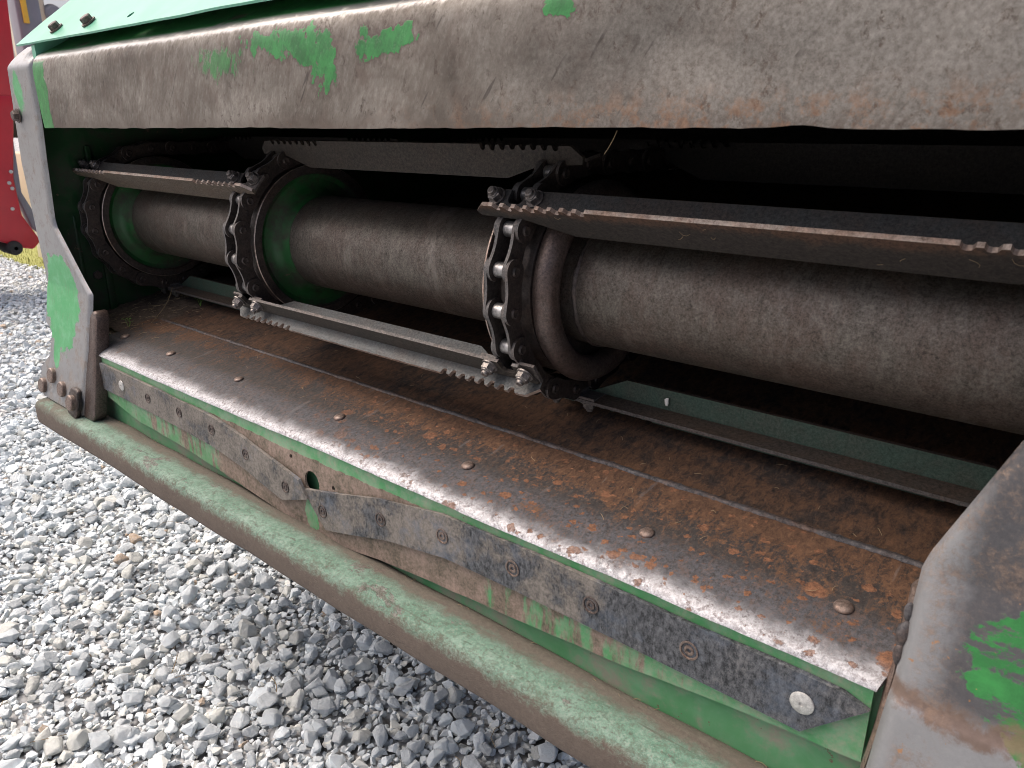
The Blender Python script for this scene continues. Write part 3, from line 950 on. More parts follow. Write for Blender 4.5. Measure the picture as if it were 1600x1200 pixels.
# wear strips riveted along the flap
ZL = [(-1.384, .5455), (-1.358, .5455), (-1.26, .545), (-1.171, .543), (-1.07, .541), (-.976, .538), (-.886, .528), (-.79, .513), (-.735, .5035)]
ZR = [(-.752, .495), (-.715, .503), (-.607, .529), (-.508, .544), (-.411, .5465), (-.32, .5455), (-.223, .5445), (-.13, .5445), (-.08, .5445)]
def strip(name, tab, w, xa, xb, label, lift):
    """xa(v), xb(v): the two end cuts, v = 0 at the lower edge and 1 at the upper"""
    def fn(u, v):
        x = xa(v) + (xb(v) - xa(v)) * u
        zc = interp(tab, x)
        dzdx = (interp(tab, x + .006) - interp(tab, x - .006)) / .012
        k = (v - .5) * w
        z = zc + k * math.sqrt(1 + dzdx * dzdx)
        y = flap_y(x, z) - .0048 - lift(x, v) + nz(x, v, 3, 14) * .0006
        return (x, y, z)
    o = mesh_obj(name, sheet(fn, 130, 8, .0042), 'strip', house, 40)
    o['label'] = label
    return o
def cutL(v):
    return float(np.interp(v, [0, .30, .62, 1], [-.800, -.772, -.742, -.760]))
stripL = strip('wear_strip', ZL, .047, lambda v: -1.383, cutL, 'dusty strip sagging to a torn point', lambda x, v: .003 * max(0, (x + .9) / .15))
def cutR0(v):
    return float(np.interp(v, [0, .5, 1], [-.712, -.735, -.755]))
def cutR1(v):
    return float(np.interp(v, [0, .88, 1], [-.129, -.085, -.104]))
stripR = strip('wear_strip', ZR, .050, cutR0, cutR1, 'black strip with a pointed end', lambda x, v: .0)
def make_strip_rivet(flat):
    bm = bmesh.new()
    if flat:
        add_lathe_x(bm, [(0, .0092), (.0010, .0090), (.0018, .0075), (.0020, .0018), (.0006, .0014), (.0006, 0)], 28)
    else:
        add_lathe_x(bm, [(0, .0086), (.0006, .0085), (.0007, .0070), (-.0012, .0064), (-.0014, .0048), (.0004, .0044), (.0006, .0022), (-.0012, .0018), (-.0012, 0)], 28)
    for v in bm.verts:
        v.co = Vector((v.co.y, v.co.z, v.co.x))
    me = bm_mesh(bm, 'strip_rivet')
    return me
SRD, SRF = make_strip_rivet(False), make_strip_rivet(True)
SRD.materials.append(M['bolt']); SRF.materials.append(M['alu'])
SRR = SRD.copy(); SRR.materials.clear(); SRR.materials.append(M['rust_bolt'])
for q in (SRD, SRF, SRR):
    smooth_me(q, 40)
for i, (x, z) in enumerate([(-1.358, .546), (-1.26, .5455), (-1.171, .5435), (-1.07, .5445), (-.976, .5415), (-.886, .5295), (-.79, .513)]):
    lf = .003 * max(0, (x + .9) / .15)
    put('rivet', SRF if i < 2 else SRD, (x, flap_y(x, z) - .0052 - lf, z), (0, -1, 0), stripL, sc=.95)
for i, (x, z) in enumerate([(-.715, .503), (-.607, .529), (-.508, .5445), (-.411, .5455), (-.32, .5445), (-.223, .5445), (-.13, .5455)]):
    put('rivet', (SRD, SRD, SRR, SRR, SRD, SRR, SRF)[i], (x, flap_y(x, z) - .0052, z), (0, -1, 0), stripR, sc=1.0)

# lower panel behind the flap and the bumper beam below it
def panel_fn(u, v):
    x = -1.395 + 1.325 * u
    z = .445 + .135 * v
    return (x, .5035 - .004 * (1 - v) + nz(x, z, 0, 5) * .0015, z)
panel = mesh_obj('lower_panel', sheet(panel_fn, 90, 10, .004), 'panel', house, 40)
bp = []
for k in range(40):
    a = 2 * math.pi * k / 40
    c_, s_ = math.cos(a), math.sin(a)
    ex = .50
    bp.append((.4695 + .0335 * math.copysign(abs(c_) ** ex, c_), .4400 + .0255 * math.copysign(abs(s_) ** ex, s_)))
bm = profile_x(bp, -1.552, .14, 190, True, .0026)
bevel_all(bm, .006, 3, 70)
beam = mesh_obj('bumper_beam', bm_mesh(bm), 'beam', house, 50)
beam['label'] = 'mud caked green beam along the bottom'

# side plates: left and right jaws of the mouth
def lean(z):
    y = .5 if z > .68 else .5 - .2 * (.68 - z)
    if z > 1.045:
        y += 3.2 * (z - 1.045) ** 1.35
    return y
def side_plate(inner, outer, z0, z1, mat, label, round_side, nu=40, nv=150):
    def fn(u, v):
        z = z0 + (z1 - z0) * v
        xo, xi = interp(outer, z), interp(inner, z)
        x = xo + (xi - xo) * u
        y = lean(z) + nz(x, z, 0, 4) * .0010
        d_ = abs(xi - x)
        r_ = round_side
        if d_ < r_:
            y += r_ * .55 * (1 - math.sqrt(max(0, 1 - (1 - d_ / r_) ** 2)))
        return (x, y, z)
    def fn2(u, v):
        return fn(u, v)
    me = sheet(fn2, nu, nv, .009 if inner[0][1] < outer[0][1] else .009)
    o = mesh_obj('side_plate', me, mat, house, 40)
    o['label'] = label
    return o
INL = [(1.080, -1.442), (1.028, -1.445), (.95, -1.451), (.9, -1.461), (.80, -1.474), (.786, -1.470), (.70, -1.388), (.680, -1.366), (.66, -1.365), (.59, -1.366), (.515, -1.378), (.455, -1.386)]
OUL = [(1.080, -1.530), (1.062, -1.536), (.89, -1.562), (.7, -1.549), (.608, -1.553), (.594, -1.524), (.55, -1.531), (.52, -1.572), (.486, -1.572), (.468, -1.555), (.455, -1.545)]
pl = side_plate(INL, OUL, .468, 1.080, 'plate_l', 'bare steel far side plate with green paint patch and four bolts', .012)
INR = [(1.080, .012), (.90, .02), (.86, .012), (.778, -.035), (.690, -.070), (.677, -.0735), (.60, -.0745), (.566, -.0765), (.50, -.080), (.40, -.082)]
OUR = [(1.080, .12), (.90, .13), (.40, .15)]
def plate_r_fn(u, v):
    z = .40 + .68 * v
    xo, xi = interp(OUR, z), interp(INR, z)
    x = xi + (xo - xi) * u
    y = lean(z) + nz(x, z, 0, 8) * .0016 - .003
    d_ = x - xi
    if d_ < .014:
        y += .008 * (1 - math.sqrt(max(0, 1 - (1 - d_ / .014) ** 2)))
    if z < .592:
        y -= .003 * min(1, (.592 - z) / .006)
    return (x, y, z)
pr = mesh_obj('side_plate', sheet(plate_r_fn, 60, 170, .010), 'plate_r', house, 40)
pr['label'] = 'near side plate of bare steel with rust film and bright green paint'
# thick backing lug behind the right plate's inner edge, with blobs of old weld
def lug_r(u, v):
    z = .42 + .235 * v
    x = interp(INR, z) - .001 + .0015 * nz(z, u, 0, 30)
    return (x - .004 * math.sin(math.pi * u), lean(z) + .006 + .030 * u, z)
lr = mesh_obj('edge_lug', sheet(lug_r, 8, 60, -.008), 'rust_bolt', pr, 50)
bm = bmesh.new()
for (z, r) in ((.644, .0045), (.628, .0066), (.614, .0050)):
    ret = bmesh.ops.create_icosphere(bm, subdivisions=2, radius=r)
    for v in ret['verts']:
        v.co = Vector((v.co.x * .7, v.co.y * .8, v.co.z * 1.7)) * (1 + .25 * nz(v.co.x, v.co.y, v.co.z, 300)) + Vector((interp(INR, z) - .001, lean(z) + .0055, z))
mesh_obj('weld_bead', bm_mesh(bm), 'weld', pr, 60)

# left lug: thick block behind the lower part of the plate with four bolts
bm = bmesh.new()
lug = [(-1.30 - .075, .4655), (-1.312, .4655), (-1.302, .480), (-1.325, .640), (-1.335, .652), (-1.350, .655), (-1.371, .640)]
pts_ = [(-1.384, .466), (-1.345, .466), (-1.338, .476), (-1.342, .640), (-1.350, .653), (-1.360, .655), (-1.375, .640)]
def lug3(a, b, dd):
    return (a, lean(b) + dd, b)
add_prism(bm, pts_, lug3, .003, .026)
bevel_all(bm, .004, 2)
lugo = mesh_obj('lug', bm_mesh(bm), 'ring', pl, 40)
bm = bmesh.new()
add_prism(bm, [(-1.425, .468), (-1.39, .462), (-1.384, .470), (-1.384, .512), (-1.392, .516), (-1.412, .516), (-1.420, .506)], lug3, -.0085, .0)
bevel_all(bm, .003, 2)
mesh_obj('lug', bm_mesh(bm), 'rim', pl, 40)
def make_round_bolt():
    bm = bmesh.new()
    add_lathe_x(bm, [(-.004, .0155), (.0004, .0155), (.0004, .0120), (-.003, .0118), (-.003, .0108), (.0060, .0104), (.0072, .0092), (.0074, 0)], 32)
    for v in bm.verts:
        v.co = Vector((v.co.y, v.co.z, v.co.x))
    return bm_mesh(bm, 'round_bolt')
RB = make_round_bolt()
RB.materials.append(M['rust_bolt'])
RB.materials.append(M['dark'])
for f in RB.polygons:
    if math.hypot(f.center.x, f.center.y) > .0106 and f.center.z < .001:
        f.material_index = 1
smooth_me(RB, 40)
pn = Vector((0, -1, .2)).normalized()
for x, z, lift in ((-1.514, .514, 0), (-1.466, .4985, 0), (-1.556, .487, 0), (-1.402, .490, .009)):
    put('bolt', RB, (x, lean(z) + .0030 - lift, z), pn, pl, sc=1.35)
put('bolt', HEX, (-1.527, .4985, .970), (0, -1, 0), pl, .3)

# ------------------------------------------------------------------ feeder drum
AX_Y, AX_Z = .684, .79
CH = [-1.468, -.978, -.488, .002]
drum = empty('feeder_drum', (-.733, AX_Y, AX_Z), 'dark steel conveyor drum lying across the mouth inside the chains', 'drum')
for k in range(3):
    bm = bmesh.new()
    a, b = CH[k] + .016, CH[k + 1] - .016
    add_lathe_x(bm, [(a + (b - a) * i / 8, .0667) for i in range(9)], 72, yc=AX_Y, zc=AX_Z)
    t = mesh_obj('tube', bm_mesh(bm), 'tube', drum, 40)
for k, x in enumerate(CH):
    # rim: drum ring the chain rides on, flange with bright edge, painted dish towards the tube
    bm = bmesh.new()
    for s in (1, -1):
        if k == 2 and s == 1:
            prof = [(0, .104), (.020, .104), (.022, .085), (.022, .0668)]
            add_lathe_x(bm, [(s * p, r) for p, r in prof], 72, 0, x, AX_Y, AX_Z)
        else:
            Q = 0.0
            add_lathe_x(bm, [(0, .1035), (s * .0205, .1035), (s * .0205, .1095 + Q), (s * .0212, .1105 + Q)], 72, 0, x, AX_Y, AX_Z)
            add_lathe_x(bm, [(s * .0212, .1105 + Q), (s * .0230, .1105 + Q), (s * .0236, .1098 + Q)], 72, 1, x, AX_Y, AX_Z)
            add_lathe_x(bm, [(s * .0236, .1098 + Q), (s * .0236, .0990), (s * .0190, .0965)], 72, 0, x, AX_Y, AX_Z)
            dish = [(.0190, .0965), (.0150, .090), (.0165, .080), (.020, .0735), (.028, .0694), (.042, .0671)] if k < 2 else [(.0190, .0965), (.0150, .090), (.0150, .0671)]
            add_lathe_x(bm, [(s * p, r) for p, r in dish], 72, 2 if k < 2 else 0, x, AX_Y, AX_Z)
    bmesh.ops.remove_doubles(bm, verts=bm.verts, dist=1e-5)
    mesh_obj('rim', bm_mesh(bm), ['rim', 'crest', 'hub_green'], drum, 35)
    if k == 2:
        bm = bmesh.new()
        add_lathe_x(bm, [(-.0298, .0660), (-.0298, .1165), (-.0306, .1175)], 96, 0, x, AX_Y, AX_Z)
        add_lathe_x(bm, [(-.0306, .1175), (-.0324, .1175), (-.0332, .1166)], 96, 1, x, AX_Y, AX_Z)
        add_lathe_x(bm, [(-.0332, .1166), (-.0332, .0660)], 96, 0, x, AX_Y, AX_Z)
        bmesh.ops.remove_doubles(bm, verts=bm.verts, dist=1e-6)
        mesh_obj('guard_disc', bm_mesh(bm), ['rim', 'crest'], drum, 35)
        bm = bmesh.new()
        add_lathe_x(bm, [(.033 + .0135 * math.cos(a), .0945 + .0145 * math.sin(a)) for a in [2 * math.pi * i / 24 for i in range(24)]], 96, 0, x, AX_Y, AX_Z, close=True)
        for v in bm.verts:
            v.co += Vector((nz(*v.co, 40), nz(v.co.y, v.co.z, v.co.x, 40), nz(v.co.z, v.co.x, v.co.y, 40))) * .0006
        mesh_obj('roll_ring', bm_mesh(bm), 'ring', drum, 60)
        bm = bmesh.new()
        add_lathe_x(bm, [(.0440, .0667), (.0455, .0690), (.0485, .0688), (.0500, .0668)], 72, 0, x, AX_Y, AX_Z)
        for v in bm.verts:
            v.co += Vector((nz(*v.co, 90), nz(v.co.y, v.co.z, v.co.x, 90), nz(v.co.z, v.co.x, v.co.y, 90))) * .0010
        mesh_obj('weld_seam', bm_mesh(bm), 'rim', drum, 60)

# ------------------------------------------------------------------ chains and slats
conv = empty('slat_conveyor', (-.733, AX_Y, .64), 'black roller chains carrying toothed steel slats round the drum', 'conveyor')
RC, PITCHC = .124, .0414
DA = 2 * math.asin(PITCHC / 2 / RC)
A0 = .551
def path(i):
    """centre (y, z) of roller i; i = 0 just below the front slats, larger i further up and back"""
    t = A0 + i * DA
    top = A0 + 3 * DA
    bot = A0 - 6 * DA
    if t > top + 1e-6:
        k = i - 3
        return Vector((AX_Y - RC * math.cos(top) + PITCHC * k, AX_Z + RC * math.sin(top)))
    if t < bot - 1e-6:
        k = -6 - i
        return Vector((AX_Y - RC * math.cos(bot) + PITCHC * k * .988, AX_Z + RC * math.sin(bot) + PITCHC * k * (.155 if k > 1 else .02)))
    return Vector((AX_Y - RC * math.cos(t), AX_Z + RC * math.sin(t)))
def link_mesh(tab, wide):
    """one chain link, wide (outer plates with pin heads) or narrow: local x along it (0 = roller), y across, z outwards"""
    bm = bmesh.new()
    t_ = .0036
    yb = .0120 if wide else .0084
    for s in (-1, 1):
        n = 22
        rows = []
        for i in range(n + 1):
            a = i / n
            x = -.0124 + (PITCHC + .0248) * (.5 - .5 * math.cos(a * math.pi))
            e0, e1 = x, PITCHC - x
            if e0 < 0 or e1 < 0:
                e = min(e0, e1)
                h = math.sqrt(max(0, .0126 ** 2 - e ** 2))
            else:
                h = .0126 - .0024 * math.sin(math.pi * x / PITCHC) ** 1.5
            y, y2 = s * yb, s * (yb + t_)
            rows.append([bm.verts.new(p) for p in ((x, y, -h), (x, y, h), (x, y2, h), (x, y2, -h))])
        for a, b in zip(rows, rows[1:]):
            for k in range(4):
                f = bm.faces.new((a[k], a[(k + 1) % 4], b[(k + 1) % 4], b[k]))
                f.material_index = 1 if k == 1 else 0
        bm.faces.new(rows[0]); bm.faces.new(rows[-1])
        if wide:
            for px_ in (0, PITCHC):
                yo = s * (yb + t_)
                rr = [(yo - s * .001, .0056), (yo + s * .0012, .0054), (yo + s * .0024, .0042), (yo + s * .0018, .0024), (yo + s * .0018, 0)]
                ring = []
                for k in range(14):
                    a = 2 * math.pi * k / 14
                    ring.append([bm.verts.new((px_ + r * math.cos(a), y, r * math.sin(a))) for y, r in rr])
                for k in range(14):
                    A_, B_ = ring[k], ring[(k + 1) % 14]
                    for i in range(4):
                        bm.faces.new((A_[i], A_[i + 1], B_[i + 1], B_[i]))
        if tab:
            # bent ear carrying the slat
            y0 = s * yb
            y1 = s * .036
            pp = [(y0, .006), (y0, .0112), (y0 + s * .0016, .0128), (y0 + s * .004, .0134), (y1, .0134), (y1, .0100), (y0 + s * .0052, .0100), (y0 + s * .004, .0088), (y0 + s * .004, .006)]
            add_prism(bm, pp, lambda a, b, dd: (dd, a, b), .009, .034, 1)
    bmesh.ops.remove_doubles(bm, verts=bm.verts, dist=1e-6)
    me = bm_mesh(bm, 'link')
    me.materials.append(M['chain']); me.materials.append(M['chain_edge'])
    smooth_me(me, 35)
    return me
LK = {(t, w): link_mesh(t, w) for t in (False, True) for w in (False, True)}
bm = bmesh.new()
add_lathe_x(bm, [(-.0082, .0), (-.0082, .0072), (-.0075, .0080), (.0075, .0080), (.0082, .0072), (.0082, 0)], 24)
ROL = bm_mesh(bm, 'roller')
ROL.materials.append(M['roller'])
smooth_me(ROL, 40)
SL13 = {0, -7, 8}       # links that carry slats of the outer sections
SL2 = {-4, 2}       # links that carry slats of the middle section
for k, x in enumerate(CH):
    ch = bpy.data.objects.new('chain', None)
    ch.empty_display_size = .03
    ch.location = (x, AX_Y, AX_Z)
    link(ch, conv)
    for i in range(-14, 13):
        a, b = path(i), path(i + 1)
        tabs = (i in SL13) or (k in (1, 2) and i in SL2)
        dv = (b - a)
        ang = math.atan2(dv.y, dv.x)
        o = bpy.data.objects.new('link', LK[tabs, i % 2 == 0])
        ex = Vector((0, dv.x, dv.y)).normalized()
        ez = Vector((0, -dv.y, dv.x)).normalized()          # outwards, away from the drum axis on the front
        ey = ez.cross(ex)
        m = Matrix((ex, ey, ez)).transposed().to_4x4()
        o.location = (x, a.x, a.y)
        o.rotation_euler = m.to_euler()
        link(o, ch)
        r = bpy.data.objects.new('roller', ROL)
        r.location = (x, a.x, a.y)
        link(r, ch)

def slat_mesh(L, faceA, faceB, back='slat', zlow=-.0285, crest='crest'):
    """local x along the slat, y = along the chain, z = outwards; blade at y = -.004..0, flange z = -.004..0"""
    bm = bmesh.new()
    h = L / 2 + .038
    zt, zb = .0165, zlow
    right = [(0.0, zt)]
    xs = L / 2 - .098
    right.append((xs, zt))
    p = .0142
    x = xs
    while x + p < h - .014:
        dp = random.uniform(.0056, .0074)
        right += [(x + .0010, zt - dp * .8), (x + .0034, zt - dp), (x + .0066, zt - dp * .9), (x + .0092, zt - .0006), (x + p - .0004, zt - random.uniform(0, .0008))]
        x += p
    right += [(h - .013, zt - .001), (h, .0045), (h - .002, -.003), (L / 2 - .020, -.006), (L / 2 - .066, zb)]
    left = [(-a, b) for a, b in right[::-1]]
    outline = right + left
    # drop the duplicate crest middle
    out = []
    for q in outline:
        if not out or (abs(q[0] - out[-1][0]) + abs(q[1] - out[-1][1])) > 1e-6:
            out.append(q)
    if abs(out[0][0] - out[-1][0]) < 1e-6 and abs(out[0][1] - out[-1][1]) < 1e-6:
        out.pop()
    caps, sides = add_prism(bm, out, lambda a, b, dd: (a, dd, b), -.0042, 0, 0)
    for f in sides:
        if f.calc_center_median().z > .008:
            f.material_index = 1
    bm.normal_update()
    # flange with a notch where the chain passes
    fl = .0250
    hh = h - .004
    n1, n2 = L / 2 - .0095, L / 2 + .0095
    half = [(0, 0), (0, fl), (n1, fl), (n1, .014), (n1 + .003, .0095), (n2 - .003, .0095), (n2, .014), (n2, fl), (hh - .016, fl), (hh, .004), (hh, 0)]
    poly = half + [(-a, b) for a, b in half[::-1]]
    out = []
    for q in poly:
        if not out or (abs(q[0] - out[-1][0]) + abs(q[1] - out[-1][1])) > 1e-6:
            out.append(q)
    out = [q for i, q in enumerate(out) if not (abs(q[0]) < 1e-9)]
    caps2, sides2 = add_prism(bm, out, lambda a, b, dd: (a, b, dd), -.0042, -.0002, 2)
    for f in sides2:
        if f.calc_center_median().y > .02:
            f.material_index = 3
    me = bm_mesh(bm, 'slat')
    for q in (back, crest, faceA, 'chain_edge'):
        me.materials.append(M[q])
    # blade faces turned to +y take their own look
    for f in me.polygons:
        if f.material_index == 0 and f.normal.y > .9:
            f.material_index = 4
    me.materials.append(M[faceB])
    return me
def mat_slat():
    g = G('rust_smeared_slat_steel')
    fine = g.noise(300, 6, .84)
    mid = g.noise(30, 6, .74, .4)
    c = g.mix(g.ramp(fine, [(.36, 0.), (.64, 1.)]), (0.007, 0.0055, 0.0045), (0.048, 0.039, 0.033))
    sm = g.step(g.add(g.Z, g.mul(g.op('SUBTRACT', mid, .5), .045)), .000, .016)
    c = g.mix(g.mul(sm, .8), c, g.mix(g.ramp(fine, [(.36, 0.), (.64, 1.)]), (0.026, 0.012, 0.007), (0.165, 0.085, 0.050)))
    dust = g.step(g.add(g.mul(mid, .6), g.mul(fine, .4)), .55, .66)
    c = g.mix(g.mul(dust, .4), c, (0.075, 0.056, 0.042))
    g.bump(g.add(fine, mid), .5, .0009)
    return g.done(c, .75, .1)
M['slat_rust'] = mat_slat()
SEC = CH[1] - CH[0]
SMA = slat_mesh(SEC, 'slat_top', 'slat_rust', 'slat_rust')          # front slats
M['slat_lit_tan'] = mat_steel('side_lit_tan_slat_steel', (0.030, 0.024, 0.019), (0.185, 0.150, 0.118), 420, (.5, .75), .15, .5, (0.10, 0.066, 0.045))  # lighter copy: light from the left put into the far slat's colour
SML = slat_mesh(SEC, 'slat_top', 'slat_lit_tan', 'slat_lit_tan')
SMB = slat_mesh(SEC, 'slat_mid', 'slat_pale')          # the lower middle slat: pale blade
SMC = slat_mesh(SEC, 'slat_shaded', 'slat_shaded', 'slat_shaded', -.0255, 'slat_shaded')
SMU = slat_mesh(SEC, 'slat_mid', 'slat_mid', 'slat_mid', -.0205, 'slat_mid')
SMD = slat_mesh(SEC, 'slat', 'slat_green')
bm = bmesh.new()
add_cyl(bm, .0095, 0, .0016, 20)
add_cyl(bm, .0078, .0015, .0085, 6, .0010, hexa=True)
add_cyl(bm, .0062, .0080, .0098, 18, .0006)
add_cyl(bm, .0042, .0090, .0135, 14, .0008)
NUT = bm_mesh(bm, 'nut')
NUT.materials.append(M['nut'])
smooth_me(NUT, 30)
def slat(sec, me, corner, n, tau, bolts=True, label=None, twist=0.0):
    xc = (CH[sec] + CH[sec + 1]) / 2
    o = bpy.data.objects.new('slat', me)
    ex = Vector((1, 0, 0))
    ey = Vector((0, tau[0], tau[1])).normalized()
    ez = Vector((0, n[0], n[1])).normalized()
    if ex.cross(ey).dot(ez) < 0:
        ex = -ex
    m = Matrix((ex, ey, ez)).transposed().to_4x4() @ Matrix.Rotation(twist, 4, 'Y')
    o.location = (xc, corner[0], corner[1])
    o.rotation_euler = m.to_euler()
    link(o, conv)
    if label:
        o['label'] = label
    if bolts:
        for sx in (-1, 1):
            for dx in (-.0240, .0240):
                q = bpy.data.objects.new('nut', NUT)
                lp = Vector((sx * SEC / 2 + dx, .0160, 0))
                w = Matrix.Translation(o.location) @ m
                q.location = w @ lp
                q.rotation_euler = (m @ Matrix.Rotation(random.random(), 4, 'Z')).to_euler()
                link(q, o)
    return o
def at_angle(tdeg, rho=.1385):
    t = R(tdeg)
    n = (-math.cos(t), math.sin(t))
    tau = (math.sin(t), math.cos(t))
    return (AX_Y + rho * n[0], AX_Z + rho * n[1]), n, tau
for sec, lab in ((0, 'far toothed slat in front of the drum'), (2, 'near toothed slat in front of the drum')):
    slat(sec, SMA if sec else SML, *at_angle(36.4), label=lab, twist=R(.6) * (1 if sec == 0 else 0))
    slat(sec, SMD, *at_angle(-97.5), label='dull green slat below the drum')
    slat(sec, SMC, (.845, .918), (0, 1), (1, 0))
slat(1, SMB, *at_angle(-40.5), label='pale grey toothed slat just above the floor')
slat(1, SMU, *at_angle(73, .1350), bolts=False, label='toothed slat on top of the drum')
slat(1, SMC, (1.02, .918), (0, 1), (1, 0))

# ------------------------------------------------------------------ small things lying about
def straw(a, b, r=.0007, bend=.004, name='straw', label='', group=None):
    a, b = Vector(a), Vector(b)
    bm = bmesh.new()
    side = (b - a).cross(Vector((0, 0, 1))).normalized()
    rows = []
    for i in range(7):
        t = i / 6
        p = a.lerp(b, t) + side * bend * math.sin(t * math.pi)
        rows.append([bm.verts.new(p + Vector((0, r * math.cos(q), r * math.sin(q)))) for q in (0, 2.1, 4.2)])
    for p, q in zip(rows, rows[1:]):
        for k in range(3):
            bm.faces.new((p[k], p[(k + 1) % 3], q[(k + 1) % 3], q[k]))
    bm.faces.new(rows[0]); bm.faces.new(rows[-1])
    o = mesh_obj(name, bm_mesh(bm), 'straw')
    return tag(o, label, 'straw', group)

def seedling(pos, s, label):
    e = empty('seedling', pos, label, 'weed', 'weeds sprouting in the floor corner')
    bm = bmesh.new()
    for k in range(3):
        a = k * 2.1 + random.random()
        tip = Vector((math.cos(a) * .4, math.sin(a) * .4, 1.0 + .2 * k)) * s
        r = .0006
        A_ = [bm.verts.new(Vector(pos) + Vector((r * math.cos(q), r * math.sin(q), 0))) for q in (0, 2.1, 4.2)]
        B_ = [bm.verts.new(Vector(pos) + tip + Vector((r * math.cos(q), r * math.sin(q), 0)) * .6) for q in (0, 2.1, 4.2)]
        for i in range(3):
            bm.faces.new((A_[i], A_[(i + 1) % 3], B_[(i + 1) % 3], B_[i]))
        for j in range(2):
            b = a + j * math.pi
            d_ = Vector((math.cos(b), math.sin(b), .35))
            w_ = Vector((-math.sin(b), math.cos(b), 0))
            L_ = s * .55
            base = Vector(pos) + tip
            vs = [bm.verts.new(base + q) for q in (Vector((0, 0, 0)), d_ * L_ * .5 + w_ * L_ * .32, d_ * L_, d_ * L_ * .5 - w_ * L_ * .32, d_ * L_ * .5 + Vector((0, 0, -.001)))]
            bm.faces.new((vs[0], vs[1], vs[4])); bm.faces.new((vs[1], vs[2], vs[4])); bm.faces.new((vs[2], vs[3], vs[4])); bm.faces.new((vs[3], vs[0], vs[4]))
    mesh_obj('leaf', bm_mesh(bm), 'leaf', e)
seedling((-1.40, .570, .604), .012, 'tiny green weed sprouting beside the far end of the lip')
seedling((-1.36, .690, .630), .010, 'tiny green weed in the dirt under the far chain')
# drift of crop dirt in the far floor corner
def drift(u, v):
    x = -1.512 + .20 * u
    y = .548 + .26 * v
    h = .020 * max(0, 1 - u * 1.05) ** 1.3 * (1 - .35 * v) + .004 * nz(x, y, 0, 40) * (1 - u) + .002 * nz(x, y, 0, 130)
    return (x, y, floor_z(y) - .004 + max(-.004, h - .002))
tag(mesh_obj('dirt_drift', sheet(drift, 50, 60, .002), 'dirt', None, 60), 'drift of dark crop dirt in the far floor corner', 'dirt', kind='stuff')
straw((-1.375, .60, .612), (-1.40, .66, .665), .0008, .008, label='dry stalk curling up from the dirt by the far chain')
straw((-.325, .505, .948), (-.337, .507, .931), .00025, .001, label='fine stalk hanging from the hood edge')
bm = bmesh.new()
bmesh.ops.create_icosphere(bm, subdivisions=2, radius=.0038)
for v in bm.verts:
    v.co = Vector((v.co.x * .7, v.co.y * .5, v.co.z * 1.2)) * (1 + .5 * nz(*v.co, 400)) + Vector((-.370, .697, .668))
tag(mesh_obj('dropping', bm_mesh(bm), 'white_spot', None, 60), 'small white speck stuck on the green slat under the drum', 'speck')

# loose chaff: short straw fibres caught on the slats, the floor and in the gravel
cb = bmesh.new()
rc = random.Random(21)
def fibre(p, n, L, r=.00035):
    n = Vector(n).normalized()
    t_ = n.orthogonal().normalized()
    t_ = Matrix.Rotation(rc.uniform(0, 6.28), 3, n) @ t_
    side = n.cross(t_)
    bend = rc.uniform(-.35, .35) * L
    prev = None
    for i in range(4):
        q = i / 3
        c_ = Vector(p) + t_ * (q - .5) * L + side * bend * math.sin(q * math.pi) + n * (r + .0010 * math.sin(q * math.pi))
        ring = [cb.verts.new(c_ + side * r), cb.verts.new(c_ + n * r), cb.verts.new(c_ - side * r)]
        if prev:
            for k in range(3):
                cb.faces.new((prev[k], prev[(k + 1) % 3], ring[(k + 1) % 3], ring[k]))
        prev = ring
for _ in range(150):                                   # dirt corner and rear floor
    x = -1.50 + abs(rc.gauss(0, .09))
    y = rc.uniform(.56, .78)
    fibre((x, y, floor_z(y) + .012 * max(0, 1 - (x + 1.5) / .15)), (0, -.2, 1), rc.uniform(.006, .022))
for _ in range(70):
    y = rc.uniform(.53, .75)
    fibre((rc.uniform(-1.3, -.1), y, floor_z(y) + .0004), (0, -.2, 1), rc.uniform(.004, .012), .00025)
cr, nn, tt = at_angle(36.4)
for _ in range(12):                                   # on the blades of the two front slats
    sec = rc.choice((0, 2, 2))
    x = rc.uniform(CH[sec] + .03, CH[sec + 1] - .03)
    k = rc.uniform(-.022, .010)
    fibre((x, cr[0] + nn[0] * k - tt[0] * .0044, cr[1] + nn[1] * k - tt[1] * .0044), (0, -tt[0], -tt[1]), rc.uniform(.003, .011), .00022)
for _ in range(60):                                    # twigs and straw in the gravel
    fibre((rc.uniform(-2.3, -.5), rc.uniform(-.1, .9), rc.uniform(.022, .030)), (rc.uniform(-.3, .3), rc.uniform(-.3, .3), 1), rc.uniform(.02, .055), .0007)
for _ in range(60):                                    # along the shelf of the bumper beam
    fibre((rc.uniform(-1.35, -.1), rc.uniform(.482, .494), .4625), (0, -.3, 1), rc.uniform(.005, .014), .0003)
tag(mesh_obj('chaff', bm_mesh(cb), 'straw'), 'loose straw chaff caught on slats, floor and gravel', 'chaff', kind='stuff')

# ------------------------------------------------------------------ background beyond the left plate
def dirp(px_, py_, dist):
    f_ = Vector(fwd); r_ = Vector((math.sin(YAW), math.cos(YAW), 0)); u_ = r_.cross(f_)
    d_ = (f_ * 1180 + r_ * (px_ - 800) + u_ * (600 - py_)).normalized()
    return EYE + d_ * dist
